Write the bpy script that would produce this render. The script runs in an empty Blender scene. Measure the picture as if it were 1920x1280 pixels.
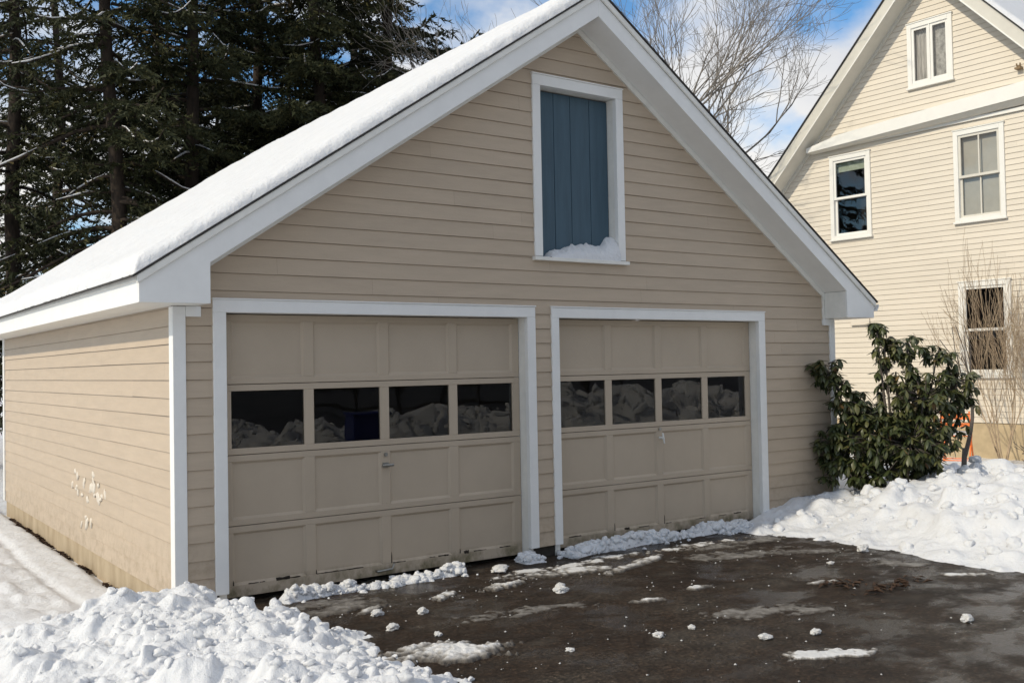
import bpy, math, random
import numpy as np
from math import sin, cos, pi, radians, sqrt
from mathutils import Vector, Matrix

scene = bpy.context.scene
COL = scene.collection
rnd = random.Random(11)
rng = np.random.default_rng(5)

# ------------------------------------------------------------------ noise
def _h(ix, iy, iz):
    n = (ix.astype(np.int64)*374761393 + iy.astype(np.int64)*668265263 + iz.astype(np.int64)*2147483647) & 0xffffffff
    n = ((n ^ (n >> 13))*1274126177) & 0xffffffff
    n = (n ^ (n >> 16)) & 0xffffffff
    return n/4294967295.0
def vnoise(x, y, z=0.0):
    x = np.asarray(x, float); y = np.asarray(y, float); z = np.zeros_like(x)+z
    ix, iy, iz = np.floor(x), np.floor(y), np.floor(z)
    fx, fy, fz = x-ix, y-iy, z-iz
    fx, fy, fz = fx*fx*(3-2*fx), fy*fy*(3-2*fy), fz*fz*(3-2*fz)
    r = 0
    for a in (0, 1):
        for b in (0, 1):
            for c in (0, 1):
                w = (fx if a else 1-fx)*(fy if b else 1-fy)*(fz if c else 1-fz)
                r = r + w*_h(ix+a, iy+b, iz+c)
    return r*2-1
def fbm(x, y, z=0.0, o=4):
    r = 0; a = 1.0; s = 1.0; t = 0
    for i in range(o):
        r = r+a*vnoise(np.asarray(x)*s+17.3*i, np.asarray(y)*s-9.1*i, np.asarray(z)*s+3.7*i); t += a; a *= .5; s *= 2.03
    return r/t
def sstep(a, b, x):
    t = np.clip((np.asarray(x, float)-a)/(b-a), 0, 1); return t*t*(3-2*t)

# ------------------------------------------------------------------ mesh helpers
def new_mesh(name, V, F, mat, smooth=False):
    me = bpy.data.meshes.new(name)
    if isinstance(F, np.ndarray):
        V = np.asarray(V, np.float32); nv = len(V); nf, k = F.shape
        me.vertices.add(nv); me.vertices.foreach_set('co', V.ravel())
        me.loops.add(nf*k); me.loops.foreach_set('vertex_index', F.astype(np.int32).ravel())
        me.polygons.add(nf)
        me.polygons.foreach_set('loop_start', np.arange(0, nf*k, k, dtype=np.int32))
        me.polygons.foreach_set('loop_total', np.full(nf, k, np.int32))
        me.update(calc_edges=True)
    else:
        me.from_pydata([tuple(v) for v in V], [], F); me.update()
    if mat: me.materials.append(mat)
    if smooth: me.polygons.foreach_set('use_smooth', np.ones(len(me.polygons), bool))
    return me
def link(name, me, parent=None):
    o = bpy.data.objects.new(name, me); COL.objects.link(o)
    if parent is not None: o.parent = parent
    return o
class MB:
    def __init__(s): s.v = []; s.f = []
    def add(s, V, F):
        n = len(s.v); s.v += [tuple(p) for p in V]; s.f += [tuple(i+n for i in f) for f in F]; return s
    def box(s, x0, x1, y0, y1, z0, z1):
        V = [(x, y, z) for x in (x0, x1) for y in (y0, y1) for z in (z0, z1)]
        return s.add(V, [(0, 1, 3, 2), (4, 6, 7, 5), (0, 4, 5, 1), (2, 3, 7, 6), (0, 2, 6, 4), (1, 5, 7, 3)])
    def prism_y(s, P, y0, y1):          # polygon of (x,z) extruded along y
        n = len(P); V = [(x, y0, z) for x, z in P]+[(x, y1, z) for x, z in P]
        return s.add(V, [tuple(range(n)), tuple(range(2*n-1, n-1, -1))]+[(i, i+n, (i+1) % n+n, (i+1) % n) for i in range(n)])
    def prism_x(s, P, x0, x1):
        n = len(P); V = [(x0, y, z) for y, z in P]+[(x1, y, z) for y, z in P]
        return s.add(V, [tuple(range(n)), tuple(range(2*n-1, n-1, -1))]+[(i, i+n, (i+1) % n+n, (i+1) % n) for i in range(n)])
    def tube(s, pts, radii, n=6, cap=True):
        pts = [Vector(p) for p in pts]; rings = []; m = len(pts)
        up = Vector((.31, .17, .93))
        for i, p in enumerate(pts):
            d = (pts[min(i+1, m-1)]-pts[max(i-1, 0)])
            if d.length < 1e-9: d = Vector((0, 0, 1))
            d.normalize(); a = d.cross(up)
            if a.length < .05: a = d.cross(Vector((1, 0, 0)))
            a.normalize(); b = d.cross(a); r = radii[i] if hasattr(radii, '__len__') else radii
            rings.append([p+(a*cos(2*pi*k/n)+b*sin(2*pi*k/n))*r for k in range(n)])
        V = [v for r in rings for v in r]; F = []
        for i in range(m-1):
            for k in range(n):
                F.append((i*n+k, i*n+(k+1) % n, (i+1)*n+(k+1) % n, (i+1)*n+k))
        if cap: F.append(tuple(range(n-1, -1, -1))); F.append(tuple((m-1)*n+k for k in range(n)))
        return s.add(V, F)
    def build(s, name, mat, parent=None, smooth=False, bevel=0):
        o = link(name, new_mesh(name, s.v, s.f, mat, smooth), parent)
        if getattr(s, 'tint', None):
            at = o.data.attributes.new('tint', 'FLOAT', 'FACE'); at.data.foreach_set('value', np.array(s.tint, np.float32))
        if bevel:
            b = o.modifiers.new('bevel', 'BEVEL'); b.width = bevel; b.segments = 2; b.limit_method = 'ANGLE'; b.angle_limit = radians(40)
        return o
def tag(o, label=None, cat=None, group=None, kind=None):
    if label: o['label'] = label
    if cat: o['category'] = cat
    if group: o['group'] = group
    if kind: o['kind'] = kind
    return o
def empty(name, loc=(0, 0, 0), rz=0):
    o = bpy.data.objects.new(name, None); COL.objects.link(o); o.location = loc; o.rotation_euler = (0, 0, rz); o.empty_display_size = .1
    return o
def copy_tree(o, parent=None):
    c = o.copy(); COL.objects.link(c)
    if parent is not None: c.parent = parent
    for ch in list(o.children): copy_tree(ch, c)
    return c

# ------------------------------------------------------------------ materials
def mat(name, col, rough=.6, var=.0, vscale=6.0, bump=0.0, bscale=60.0, spec=.3, stretch=(1, 1, 1), col2=None, sss=0.0):
    m = bpy.data.materials.new(name); m.use_nodes = True
    nt = m.node_tree; N = nt.nodes; L = nt.links; b = N['Principled BSDF']
    b.inputs['Base Color'].default_value = (*col, 1); b.inputs['Roughness'].default_value = rough
    b.inputs['Specular IOR Level'].default_value = spec
    if sss:
        b.inputs['Subsurface Weight'].default_value = sss; b.inputs['Subsurface Radius'].default_value = (1, .9, .8); b.inputs['Subsurface Scale'].default_value = .02
    tc = N.new('ShaderNodeTexCoord'); mp = N.new('ShaderNodeMapping'); L.new(tc.outputs['Object'], mp.inputs['Vector'])
    mp.inputs['Scale'].default_value = stretch
    if var or col2:
        nz = N.new('ShaderNodeTexNoise'); nz.inputs['Scale'].default_value = vscale; nz.inputs['Detail'].default_value = 6; nz.inputs['Roughness'].default_value = .65
        L.new(mp.outputs[0], nz.inputs['Vector'])
        rp = N.new('ShaderNodeValToRGB'); L.new(nz.outputs['Fac'], rp.inputs['Fac'])
        c2 = col2 or tuple(c*(1-var) for c in col); c1 = col if col2 else tuple(min(1, c*(1+var)) for c in col)
        rp.color_ramp.elements[0].color = (*c2, 1); rp.color_ramp.elements[1].color = (*c1, 1)
        rp.color_ramp.elements[0].position = .3; rp.color_ramp.elements[1].position = .7
        L.new(rp.outputs['Color'], b.inputs['Base Color'])
    if bump:
        nb = N.new('ShaderNodeTexNoise'); nb.inputs['Scale'].default_value = bscale; nb.inputs['Detail'].default_value = 5
        L.new(mp.outputs[0], nb.inputs['Vector'])
        bp = N.new('ShaderNodeBump'); bp.inputs['Strength'].default_value = bump; bp.inputs['Distance'].default_value = .01
        L.new(nb.outputs['Fac'], bp.inputs['Height']); L.new(bp.outputs['Normal'], b.inputs['Normal'])
    return m
def noise_node(m, scale, detail=5, rough=.6, stretch=(1, 1, 1), loc=(0, 0, 0)):
    nt = m.node_tree; N = nt.nodes; L = nt.links
    tc = N.new('ShaderNodeTexCoord'); mp = N.new('ShaderNodeMapping'); mp.inputs['Scale'].default_value = stretch; mp.inputs['Location'].default_value = loc
    L.new(tc.outputs['Object'], mp.inputs['Vector'])
    nz = N.new('ShaderNodeTexNoise'); nz.inputs['Scale'].default_value = scale; nz.inputs['Detail'].default_value = detail; nz.inputs['Roughness'].default_value = rough
    L.new(mp.outputs[0], nz.inputs['Vector']); return nz
def ramp(m, src, stops):
    nt = m.node_tree; rp = nt.nodes.new('ShaderNodeValToRGB'); nt.links.new(src, rp.inputs['Fac']); e = rp.color_ramp.elements
    while len(e) < len(stops): e.new(.5)
    for el, (p, c) in zip(e, stops): el.position = p; el.color = (*c, 1) if len(c) == 3 else c
    return rp
def mixc(m, fac, a, b):
    nt = m.node_tree; mx = nt.nodes.new('ShaderNodeMix'); mx.data_type = 'RGBA'
    for s, v in ((mx.inputs[0], fac), (mx.inputs[6], a), (mx.inputs[7], b)):
        if isinstance(v, (int, float)): s.default_value = v
        elif isinstance(v, tuple): s.default_value = (*v, 1)
        else: nt.links.new(v, s)
    return mx.outputs[2]
def bsdf(m): return m.node_tree.nodes['Principled BSDF']
def math_n(m, op, a, b=0.0, clamp=False):
    n = m.node_tree.nodes.new('ShaderNodeMath'); n.operation = op; n.use_clamp = clamp
    for s, v in ((n.inputs[0], a), (n.inputs[1], b)):
        if isinstance(v, (int, float)): s.default_value = v
        else: m.node_tree.links.new(v, s)
    return n.outputs[0]

M_sid = mat('garage_siding_paint', (.462, .376, .288), .55, var=.06, vscale=2.2, bump=.12, bscale=40, stretch=(1, 1, 7))
def board_tint(m, amt, stain=None):
    nt = m.node_tree; b = nt.nodes['Principled BSDF']; src = b.inputs['Base Color'].links[0].from_socket
    a = nt.nodes.new('ShaderNodeAttribute'); a.attribute_name = 'tint'
    rp = nt.nodes.new('ShaderNodeValToRGB'); nt.links.new(a.outputs['Fac'], rp.inputs['Fac']); e = rp.color_ramp.elements
    e[0].color = (1-amt, 1-amt, 1-amt*1.1, 1); e[1].color = (1+amt, 1+amt, 1+amt*.9, 1)
    mx = nt.nodes.new('ShaderNodeMix'); mx.data_type = 'RGBA'; mx.blend_type = 'MULTIPLY'; mx.inputs[0].default_value = 1
    nt.links.new(src, mx.inputs[6]); nt.links.new(rp.outputs[0], mx.inputs[7]); out = mx.outputs[2]
    if stain:
        tc = nt.nodes.new('ShaderNodeTexCoord'); sp = nt.nodes.new('ShaderNodeSeparateXYZ'); nt.links.new(tc.outputs['Object'], sp.inputs[0])
        mr = nt.nodes.new('ShaderNodeMapRange'); mr.inputs[1].default_value = .62; mr.inputs[2].default_value = .08; nt.links.new(sp.outputs['Z'], mr.inputs[0])
        nz = nt.nodes.new('ShaderNodeTexNoise'); nz.inputs['Scale'].default_value = 9; nz.inputs['Detail'].default_value = 8; nz.inputs['Roughness'].default_value = .75; nt.links.new(tc.outputs['Object'], nz.inputs['Vector'])
        r2 = nt.nodes.new('ShaderNodeValToRGB'); r2.color_ramp.elements[0].position = .45; r2.color_ramp.elements[1].position = .75; nt.links.new(nz.outputs['Fac'], r2.inputs['Fac'])
        mu = nt.nodes.new('ShaderNodeMath'); mu.operation = 'MULTIPLY'; nt.links.new(mr.outputs[0], mu.inputs[0]); nt.links.new(r2.outputs[0], mu.inputs[1])
        m2 = nt.nodes.new('ShaderNodeMix'); m2.data_type = 'RGBA'; nt.links.new(mu.outputs[0], m2.inputs[0]); nt.links.new(out, m2.inputs[6]); m2.inputs[7].default_value = (*stain, 1); out = m2.outputs[2]
    nt.links.new(out, b.inputs['Base Color'])
board_tint(M_sid, .025, (.26, .20, .13))
M_trim = mat('white_trim_paint', (.76, .76, .75), .45, var=.035, vscale=5, bump=.05, bscale=30)
M_trim_cream = mat('cream_trim_paint', (.74, .73, .69), .5, var=.07, vscale=7, bump=.12, bscale=50)  # slightly warmer, more mottled version of the white trim
M_back = mat('shadow_gap_backing', (.09, .07, .05), .9)  # shadow of the gaps between boards is put into this backing colour
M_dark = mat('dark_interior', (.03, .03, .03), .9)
M_hsid = mat('house_siding_paint', (.68, .62, .53), .5, var=.04, vscale=1.6, bump=.05, bscale=30, stretch=(1, 1, 5))
board_tint(M_hsid, .03)
M_htrim = mat('house_trim_paint', (.78, .77, .73), .45, var=.03, vscale=5)
M_hrake = mat('house_rake_paint', (.60, .58, .52), .5, var=.05, vscale=4)
M_hsoff = mat('house_soffit_paint', (.62, .60, .54), .55, var=.05, vscale=5)
M_blue = mat('slate_blue_paint', (.055, .097, .132), .5, var=.14, vscale=3, bump=.12, bscale=40, stretch=(6, 6, .6))
M_shin = mat('asphalt_shingle', (.045, .042, .04), .9, var=.3, vscale=30, bump=.5, bscale=90)
M_conc = mat('tan_foundation', (.48, .395, .28), .85, bump=.3, bscale=50, col2=(.30, .23, .15), vscale=4.5, stretch=(1, 1, .35))
M_found_dark = mat('recess_shade_foundation', (.04, .035, .03), .9, var=.4, vscale=8)  # shade of the front recess is put into this foundation colour
M_hfound = mat('house_foundation', (.46, .37, .24), .85, var=.15, vscale=5, bump=.2)
M_metal = mat('worn_metal', (.32, .32, .30), .4, var=.2, vscale=40); bsdf(M_metal).inputs['Metallic'].default_value = .8
M_chip = mat('bare_wood_chip', (.035, .028, .022), .9)
M_white_metal = mat('light_metal', (.7, .7, .68), .35)
M_orange = mat('orange_metal', (.85, .22, .06), .45)
M_bark = mat('conifer_bark', (.035, .026, .02), .95, var=.45, vscale=14, bump=.8, bscale=30, stretch=(1, 1, .3))
M_twig = mat('bare_bark', (.22, .20, .18), .9, var=.3, vscale=12)
M_shrubtwig = mat('shrub_bark', (.40, .31, .215), .85, var=.25, vscale=12)
M_sapling = mat('sapling_bark', (.10, .085, .075), .9, var=.25, vscale=12)
M_bin = mat('blue_plastic', (.01, .02, .14), .45)
M_nsid = mat('grey_clapboard', (.15, .15, .16), .7, var=.06)
M_floor = mat('garage_floor_concrete', (.2, .19, .18), .8)
M_curt = mat('pale_curtain', (.50, .47, .44), .9, var=.35, vscale=5, stretch=(5, 5, .5))
M_shade = mat('window_shade', (.46, .43, .38), .9, var=.08, vscale=4)
M_lace = mat('lace_curtain', (.42, .40, .38), .9, var=.45, vscale=14)
M_green = mat('pale_green_shade', (.42, .47, .38), .9, var=.08)
M_fix = mat('brass_fixture', (.22, .15, .08), .4)
M_fence = mat('dark_fence_wood', (.05, .045, .04), .9)

def make_needles():
    m = mat('conifer_needles', (.022, .030, .013), .7, spec=.2)
    a = m.node_tree.nodes.new('ShaderNodeAttribute'); a.attribute_name = 'tint'
    r = ramp(m, a.outputs['Fac'], [(0, (.014, .020, .009)), (.45, (.034, .038, .015)), (.75, (.072, .066, .023)), (1, (.13, .09, .04))])
    m.node_tree.links.new(r.outputs[0], bsdf(m).inputs['Base Color']); return m
M_needle = make_needles()
def make_leafmat():
    m = mat('rhododendron_leaf', (.03, .05, .02), .42, spec=.45)
    a = m.node_tree.nodes.new('ShaderNodeAttribute'); a.attribute_name = 'tint'
    r = ramp(m, a.outputs['Fac'], [(0, (.024, .036, .014)), (.4, (.05, .062, .021)), (.75, (.10, .10, .036)), (1, (.15, .085, .034))])
    m.node_tree.links.new(r.outputs[0], bsdf(m).inputs['Base Color'])
    return m
M_leaf = make_leafmat()
M_litter = mat('dead_leaves', (.055, .032, .02), .9, var=.5, vscale=60)
def make_snow(name, base=(.70, .713, .738), grime=0.0):
    m = mat(name, base, .55, spec=.25, sss=.25)
    n1 = noise_node(m, 3.0, 5); n2 = noise_node(m, 26, 5); n3 = noise_node(m, 130, 3)
    c = ramp(m, n1.outputs['Fac'], [(.35, tuple(b*(1-.05-grime) for b in base)), (.65, base)])
    m.node_tree.links.new(c.outputs[0], bsdf(m).inputs['Base Color'])
    h = math_n(m, 'ADD', math_n(m, 'MULTIPLY', n2.outputs['Fac'], 1.0), math_n(m, 'MULTIPLY', n3.outputs['Fac'], .35))
    bp = m.node_tree.nodes.new('ShaderNodeBump'); bp.inputs['Strength'].default_value = .7; bp.inputs['Distance'].default_value = .02
    m.node_tree.links.new(h, bp.inputs['Height']); m.node_tree.links.new(bp.outputs[0], bsdf(m).inputs['Normal'])
    return m
M_snow = make_snow('snow')
M_snow_dirty = make_snow('old_snow', (.64, .64, .64), .12)
M_frost = mat('thin_frost', (.63, .58, .51), .7, var=.12, vscale=30)
M_ice = make_snow('slush', (.42, .39, .35), .35); bsdf(M_ice).inputs['Roughness'].default_value = .3

def make_slush():
    m = make_snow('melting_slush', (.7, .7, .7), .05); b = bsdf(m)
    for l in list(b.inputs['Base Color'].links): m.node_tree.links.remove(l)
    a = m.node_tree.nodes.new('ShaderNodeAttribute'); a.attribute_name = 'thick'
    r = ramp(m, a.outputs['Fac'], [(0, (.055, .047, .04)), (.22, (.14, .128, .115)), (.5, (.40, .385, .365)), (.85, (.70, .70, .70))])
    m.node_tree.links.new(r.outputs[0], b.inputs['Base Color']); b.inputs['Subsurface Weight'].default_value = 0; b.inputs['Roughness'].default_value = .4
    return m
M_slush = make_slush()

def make_asphalt():
    m = mat('wet_asphalt', (.04, .035, .03), .6, spec=.2)
    big = noise_node(m, .9, 6, .6); mid = noise_node(m, 5, 6, .7); fine = noise_node(m, 38, 6, .9); str_ = noise_node(m, 1.6, 6, .65, stretch=(1.0, 1.3, 1), loc=(3, 1, 0))
    c1 = ramp(m, big.outputs['Fac'], [(.30, (.017, .0115, .008)), (.5, (.034, .023, .0155)), (.68, (.056, .047, .038))])
    c2 = ramp(m, mid.outputs['Fac'], [(.3, (.45, .45, .45)), (.72, (1.4, 1.36, 1.3))])
    c3 = ramp(m, fine.outputs['Fac'], [(.38, (.2, .2, .2)), (.52, (.85, .83, .8)), (.62, (3.0, 2.9, 2.8))])
    mul = lambda a, b: (lambda n: (setattr(n, 'data_type', 'RGBA'), setattr(n, 'blend_type', 'MULTIPLY'), n.inputs[0].__setattr__('default_value', 1.0), m.node_tree.links.new(a, n.inputs[6]), m.node_tree.links.new(b, n.inputs[7]), n.outputs[2])[-1])(m.node_tree.nodes.new('ShaderNodeMix'))
    c = mul(mul(c1.outputs[0], c2.outputs[0]), c3.outputs[0])
    salt = ramp(m, str_.outputs['Fac'], [(.56, (0, 0, 0)), (.74, (1, 1, 1))])
    c = mixc(m, math_n(m, 'MULTIPLY', salt.outputs[0], .42), c, (.11, .10, .085))
    m.node_tree.links.new(c, bsdf(m).inputs['Base Color'])
    wet = ramp(m, str_.outputs['Fac'], [(.42, (.12, .12, .12)), (.53, (.55, .55, .55)), (.7, (.85, .85, .85))])
    m.node_tree.links.new(wet.outputs[0], bsdf(m).inputs['Roughness'])
    bp = m.node_tree.nodes.new('ShaderNodeBump'); bp.inputs['Strength'].default_value = .8; bp.inputs['Distance'].default_value = .006
    m.node_tree.links.new(math_n(m, 'ADD', fine.outputs['Fac'], math_n(m, 'MULTIPLY', mid.outputs['Fac'], 1.5)), bp.inputs['Height'])
    m.node_tree.links.new(bp.outputs[0], bsdf(m).inputs['Normal'])
    return m
M_asph = make_asphalt()

def make_doorpaint():
    m = mat('garage_door_paint', (.41, .34, .245), .5, bump=.08, bscale=25)
    base = noise_node(m, 2.0, 5); c = ramp(m, base.outputs['Fac'], [(.3, (.425, .352, .272)), (.7, (.468, .389, .302))])
    nt = m.node_tree; tc = nt.nodes.new('ShaderNodeTexCoord'); sp = nt.nodes.new('ShaderNodeSeparateXYZ'); nt.links.new(tc.outputs['Object'], sp.inputs[0])
    n = noise_node(m, 7, 6, .7, stretch=(1, 1, .7))
    low = math_n(m, 'MULTIPLY', math_n(m, 'SUBTRACT', .17, sp.outputs['Z']), 12.0, True)
    mask = math_n(m, 'MULTIPLY', low, ramp(m, n.outputs['Fac'], [(.42, (0, 0, 0)), (.62, (1, 1, 1))]).outputs[0])
    col = mixc(m, math_n(m, 'MULTIPLY', mask, .75), c.outputs[0], (.10, .09, .035))
    nt.links.new(col, bsdf(m).inputs['Base Color']); return m
M_door = make_doorpaint()

def make_glass(name, boost=1.25, tint=(.8, .85, .85)):
    m = bpy.data.materials.new(name); m.use_nodes = True; nt = m.node_tree; nt.nodes.clear()
    o = nt.nodes.new('ShaderNodeOutputMaterial'); mx = nt.nodes.new('ShaderNodeMixShader'); tr = nt.nodes.new('ShaderNodeBsdfTransparent'); gl = nt.nodes.new('ShaderNodeBsdfGlossy')
    fr = nt.nodes.new('ShaderNodeFresnel'); fr.inputs['IOR'].default_value = 1.5
    mu = nt.nodes.new('ShaderNodeMath'); mu.operation = 'MULTIPLY'; mu.inputs[1].default_value = boost; mu.use_clamp = True
    tr.inputs['Color'].default_value = (*tint, 1); gl.inputs['Roughness'].default_value = .0; gl.inputs['Color'].default_value = (1, 1, 1, 1)
    nz = nt.nodes.new('ShaderNodeTexNoise'); nz.inputs['Scale'].default_value = 2.5; nz.inputs['Detail'].default_value = 1
    tc = nt.nodes.new('ShaderNodeTexCoord'); nt.links.new(tc.outputs['Object'], nz.inputs['Vector'])
    bp = nt.nodes.new('ShaderNodeBump'); bp.inputs['Strength'].default_value = .05; bp.inputs['Distance'].default_value = .05
    nt.links.new(nz.outputs['Fac'], bp.inputs['Height']); nt.links.new(bp.outputs[0], gl.inputs['Normal'])
    nt.links.new(fr.outputs[0], mu.inputs[0]); nt.links.new(mu.outputs[0], mx.inputs[0]); nt.links.new(tr.outputs[0], mx.inputs[1]); nt.links.new(gl.outputs[0], mx.inputs[2]); nt.links.new(mx.outputs[0], o.inputs[0])
    return m
M_glass = make_glass('garage_glass', 1.15, (.5, .53, .52))
M_hglass = make_glass('house_glass', 1.6, (.9, .92, .92))

# ------------------------------------------------------------------ camera
YAW, PITCH, ROLL, FPX = -.6169, .0252, -.0185, 1879.0854
CAM = Vector((-2.1513, -7.1923, 1.7131))
Fv = Vector((-sin(YAW)*cos(PITCH), cos(YAW)*cos(PITCH), sin(PITCH)))
Rv = Vector((cos(YAW), sin(YAW), 0)); Uv = Rv.cross(Fv)
R2 = Rv*cos(ROLL)+Uv*sin(ROLL); U2 = -Rv*sin(ROLL)+Uv*cos(ROLL)
cd = bpy.data.cameras.new('camera'); cam = bpy.data.objects.new('camera', cd); COL.objects.link(cam)
cam.matrix_world = Matrix(((R2.x, U2.x, -Fv.x, CAM.x), (R2.y, U2.y, -Fv.y, CAM.y), (R2.z, U2.z, -Fv.z, CAM.z), (0, 0, 0, 1)))
cd.sensor_width = 36; cd.sensor_fit = 'HORIZONTAL'; cd.lens = FPX/1920*36; cd.clip_start = .05; cd.clip_end = 3000
scene.camera = cam

# ------------------------------------------------------------------ light
SUN_EL = radians(34.5); SUN_DIR = Vector((-cos(SUN_EL), .004, sin(SUN_EL))).normalized()
sd = bpy.data.lights.new('sun', 'SUN'); sun = bpy.data.objects.new('sun', sd); COL.objects.link(sun)
sd.energy = 3.0; sd.angle = radians(1.2); sd.color = (1.0, .89, .70)
sun.rotation_euler = SUN_DIR.to_track_quat('Z', 'Y').to_euler()
w = bpy.data.worlds.new('World'); scene.world = w; w.use_nodes = True
def make_world():
    nt = w.node_tree; N = nt.nodes; L = nt.links; bg = N['Background']
    sk = N.new('ShaderNodeTexSky'); sk.sky_type = 'NISHITA'; sk.sun_disc = False; sk.sun_elevation = SUN_EL
    sk.sun_rotation = math.atan2(SUN_DIR.x, SUN_DIR.y); sk.air_density = 1.0; sk.dust_density = .6; sk.ozone_density = 1.6
    tc = N.new('ShaderNodeTexCoord'); mp = N.new('ShaderNodeMapping'); L.new(tc.outputs['Generated'], mp.inputs['Vector'])
    mp.inputs['Scale'].default_value = (1, 1, 1.7); mp.inputs['Location'].default_value = CLOUD_LOC
    nz = N.new('ShaderNodeTexNoise'); nz.inputs['Scale'].default_value = 4.2; nz.inputs['Detail'].default_value = 9; nz.inputs['Roughness'].default_value = .52
    L.new(mp.outputs[0], nz.inputs['Vector'])
    rp = N.new('ShaderNodeValToRGB'); e = rp.color_ramp.elements; e[0].position = .395; e[0].color = (0, 0, 0, 1); e[1].position = .52; e[1].color = (1, 1, 1, 1)
    L.new(nz.outputs['Fac'], rp.inputs['Fac'])
    n2 = N.new('ShaderNodeTexNoise'); n2.inputs['Scale'].default_value = 6; n2.inputs['Detail'].default_value = 7; L.new(mp.outputs[0], n2.inputs['Vector'])
    r2 = N.new('ShaderNodeValToRGB'); e = r2.color_ramp.elements; e[0].position = .35; e[1].position = .65
    e[0].color = (4.9, 5.05, 5.4, 1); e[1].color = (6.6, 6.5, 6.3, 1); L.new(n2.outputs['Fac'], r2.inputs['Fac'])
    mx = N.new('ShaderNodeMix'); mx.data_type = 'RGBA'; L.new(rp.outputs[0], mx.inputs[0]); gr = N.new('ShaderNodeMix'); gr.data_type = 'RGBA'; gr.blend_type = 'MULTIPLY'; gr.inputs[0].default_value = 1; gr.inputs[7].default_value = (.62, .93, 1.12, 1); L.new(sk.outputs[0], gr.inputs[6]); L.new(gr.outputs[2], mx.inputs[6]); L.new(r2.outputs[0], mx.inputs[7])
    L.new(mx.outputs[2], bg.inputs['Color']); bg.inputs['Strength'].default_value = .145
CLOUD_LOC = (-9.05, .38, -4.46)
make_world()
vs = scene.view_settings; vs.view_transform = 'Standard'; vs.look = 'None'; vs.gamma = 1; vs.exposure = 0.0; vs.use_curve_mapping = False

# ------------------------------------------------------------------ GARAGE
ZS, RV, W, LG = .1, .13, 7.461, 7.378
XR, SL, SR = 3.766, .669, .681
def zt(x): return 5.13-(SL*(XR-x) if x < XR else SR*(x-XR))     # shingle top
def zin(x): return 4.882-(SL*(XR-x) if x < XR else SR*(x-XR))   # rake lower edge / soffit
D1 = (.2886, 3.2099, .3866, 3.1193); D2 = (3.3939, 6.2775, 3.4786, 6.1784); ZO, ZI = 2.2436, 2.15
LF = (3.2231, 4.3073, 3.3121, 4.2182); LZT, LZI, LZB = 4.3555, 4.2605, 2.7053

def siding(mb, back, z0, z1, r, xr, openings, mp, butt=.0145, top=.004, gap=.002, rec=-.012, joint=3.2):
    k = 0; mb.tint = []; R = random.Random(int(z1*97+joint*10))
    while z0+k*r < z1-1e-6:
        a, b = z0+k*r, min(z0+(k+1)*r, z1)
        cuts = sorted({a, b}|{z for o in openings for z in o[2:4] if a < z < b})
        for za, zb in zip(cuts[:-1], cuts[1:]):
            (la, ra), (lb, rb) = xr(za), xr(zb)
            if la >= ra: continue
            if lb >= rb: lb = rb = (lb+rb)/2
            iv = [(la, lb, ra, rb)]
            for o in openings:
                if o[2] < zb-1e-6 and o[3] > za+1e-6:
                    nv = []
                    for (p, q, s, t) in iv:
                        if o[0] > p and o[0] < s: nv.append((p, q, o[0], o[0]))
                        if o[1] < s and o[1] > p: nv.append((o[1], o[1], s, t))
                        if o[0] >= s or o[1] <= p: nv.append((p, q, s, t))
                    iv = nv
            if za == a: js = [0.8-R.random()*joint]; tn = [R.random()]
            while js[-1] < 30: js.append(js[-1]+joint*R.uniform(.75, 1.25)); tn.append(R.random())
            nv = []
            for (p, q, s, t) in iv:
                cur = (p, q)
                for jx in js:
                    if cur[0]+.15 < jx < s-.15 and cur[1]+.15 < jx < t-.15: nv.append((cur[0], cur[1], jx-.0004, jx-.0004)); cur = (jx+.0004, jx+.0004)
                nv.append((cur[0], cur[1], s, t))
            iv = nv
            oa = butt-(butt-top)*(za-a)/r; ob = butt-(butt-top)*(zb-a)/r
            zaa = za+gap if za == a else za
            for (p, q, s, t) in iv:
                xm = (p+s)/2; tv = tn[sum(1 for j_ in js if j_ < xm) % len(tn)]; n0 = len(mb.f); wv = .0022*R.uniform(-1, 1)
                mb.add([mp(p, oa, zaa+wv), mp(s, oa, zaa-wv), mp(t, ob, zb), mp(q, ob, zb)], [(0, 1, 2, 3)])
                if za == a: mb.add([mp(p, oa, zaa), mp(s, oa, zaa), mp(s, rec, zaa), mp(p, rec, zaa)], [(3, 2, 1, 0)])
                if zb == b: mb.add([mp(q, ob, zb), mp(t, ob, zb), mp(t, rec, zb), mp(q, rec, zb)], [(0, 1, 2, 3)])
                mb.tint += [tv]*(len(mb.f)-n0)
                back.add([mp(p, rec, za), mp(s, rec, za), mp(t, rec, zb), mp(q, rec, zb)], [(0, 1, 2, 3)])
        k += 1

G = tag(empty('garage', (0, 0, 0)), 'tan clapboard two-car garage with white trim and snow on its roof', 'garage')
def frange(z):
    return (max(0.0, XR-(4.875-z)/SL), min(W, XR+(4.875-z)/SR))
mb, bk = MB(), MB()
ops = [(D1[2]-.02, D1[3]+.02, -1, ZI+.02), (D2[2]-.02, D2[3]+.02, -1, ZI+.02), (LF[2]-.01, LF[3]+.01, LZB-.02, LZI+.01)]
siding(mb, bk, ZS, 4.873, RV, frange, ops, lambda u, o, z: (u, .022-o, z))
mb.build('siding', M_sid, G); bk.build('sheathing', M_back, G)
mb, bk = MB(), MB()
siding(mb, bk, ZS, 2.19, RV, lambda z: (.0, LG), [], lambda u, o, z: (.022-o, LG-u, z))
mb.build('siding', M_sid, G); bk.build('sheathing', M_back, G)
m = MB(); m.box(W-.03, W-.01, .03, LG, ZS, 2.3); m.build('side_wall', M_sid, G)
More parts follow.
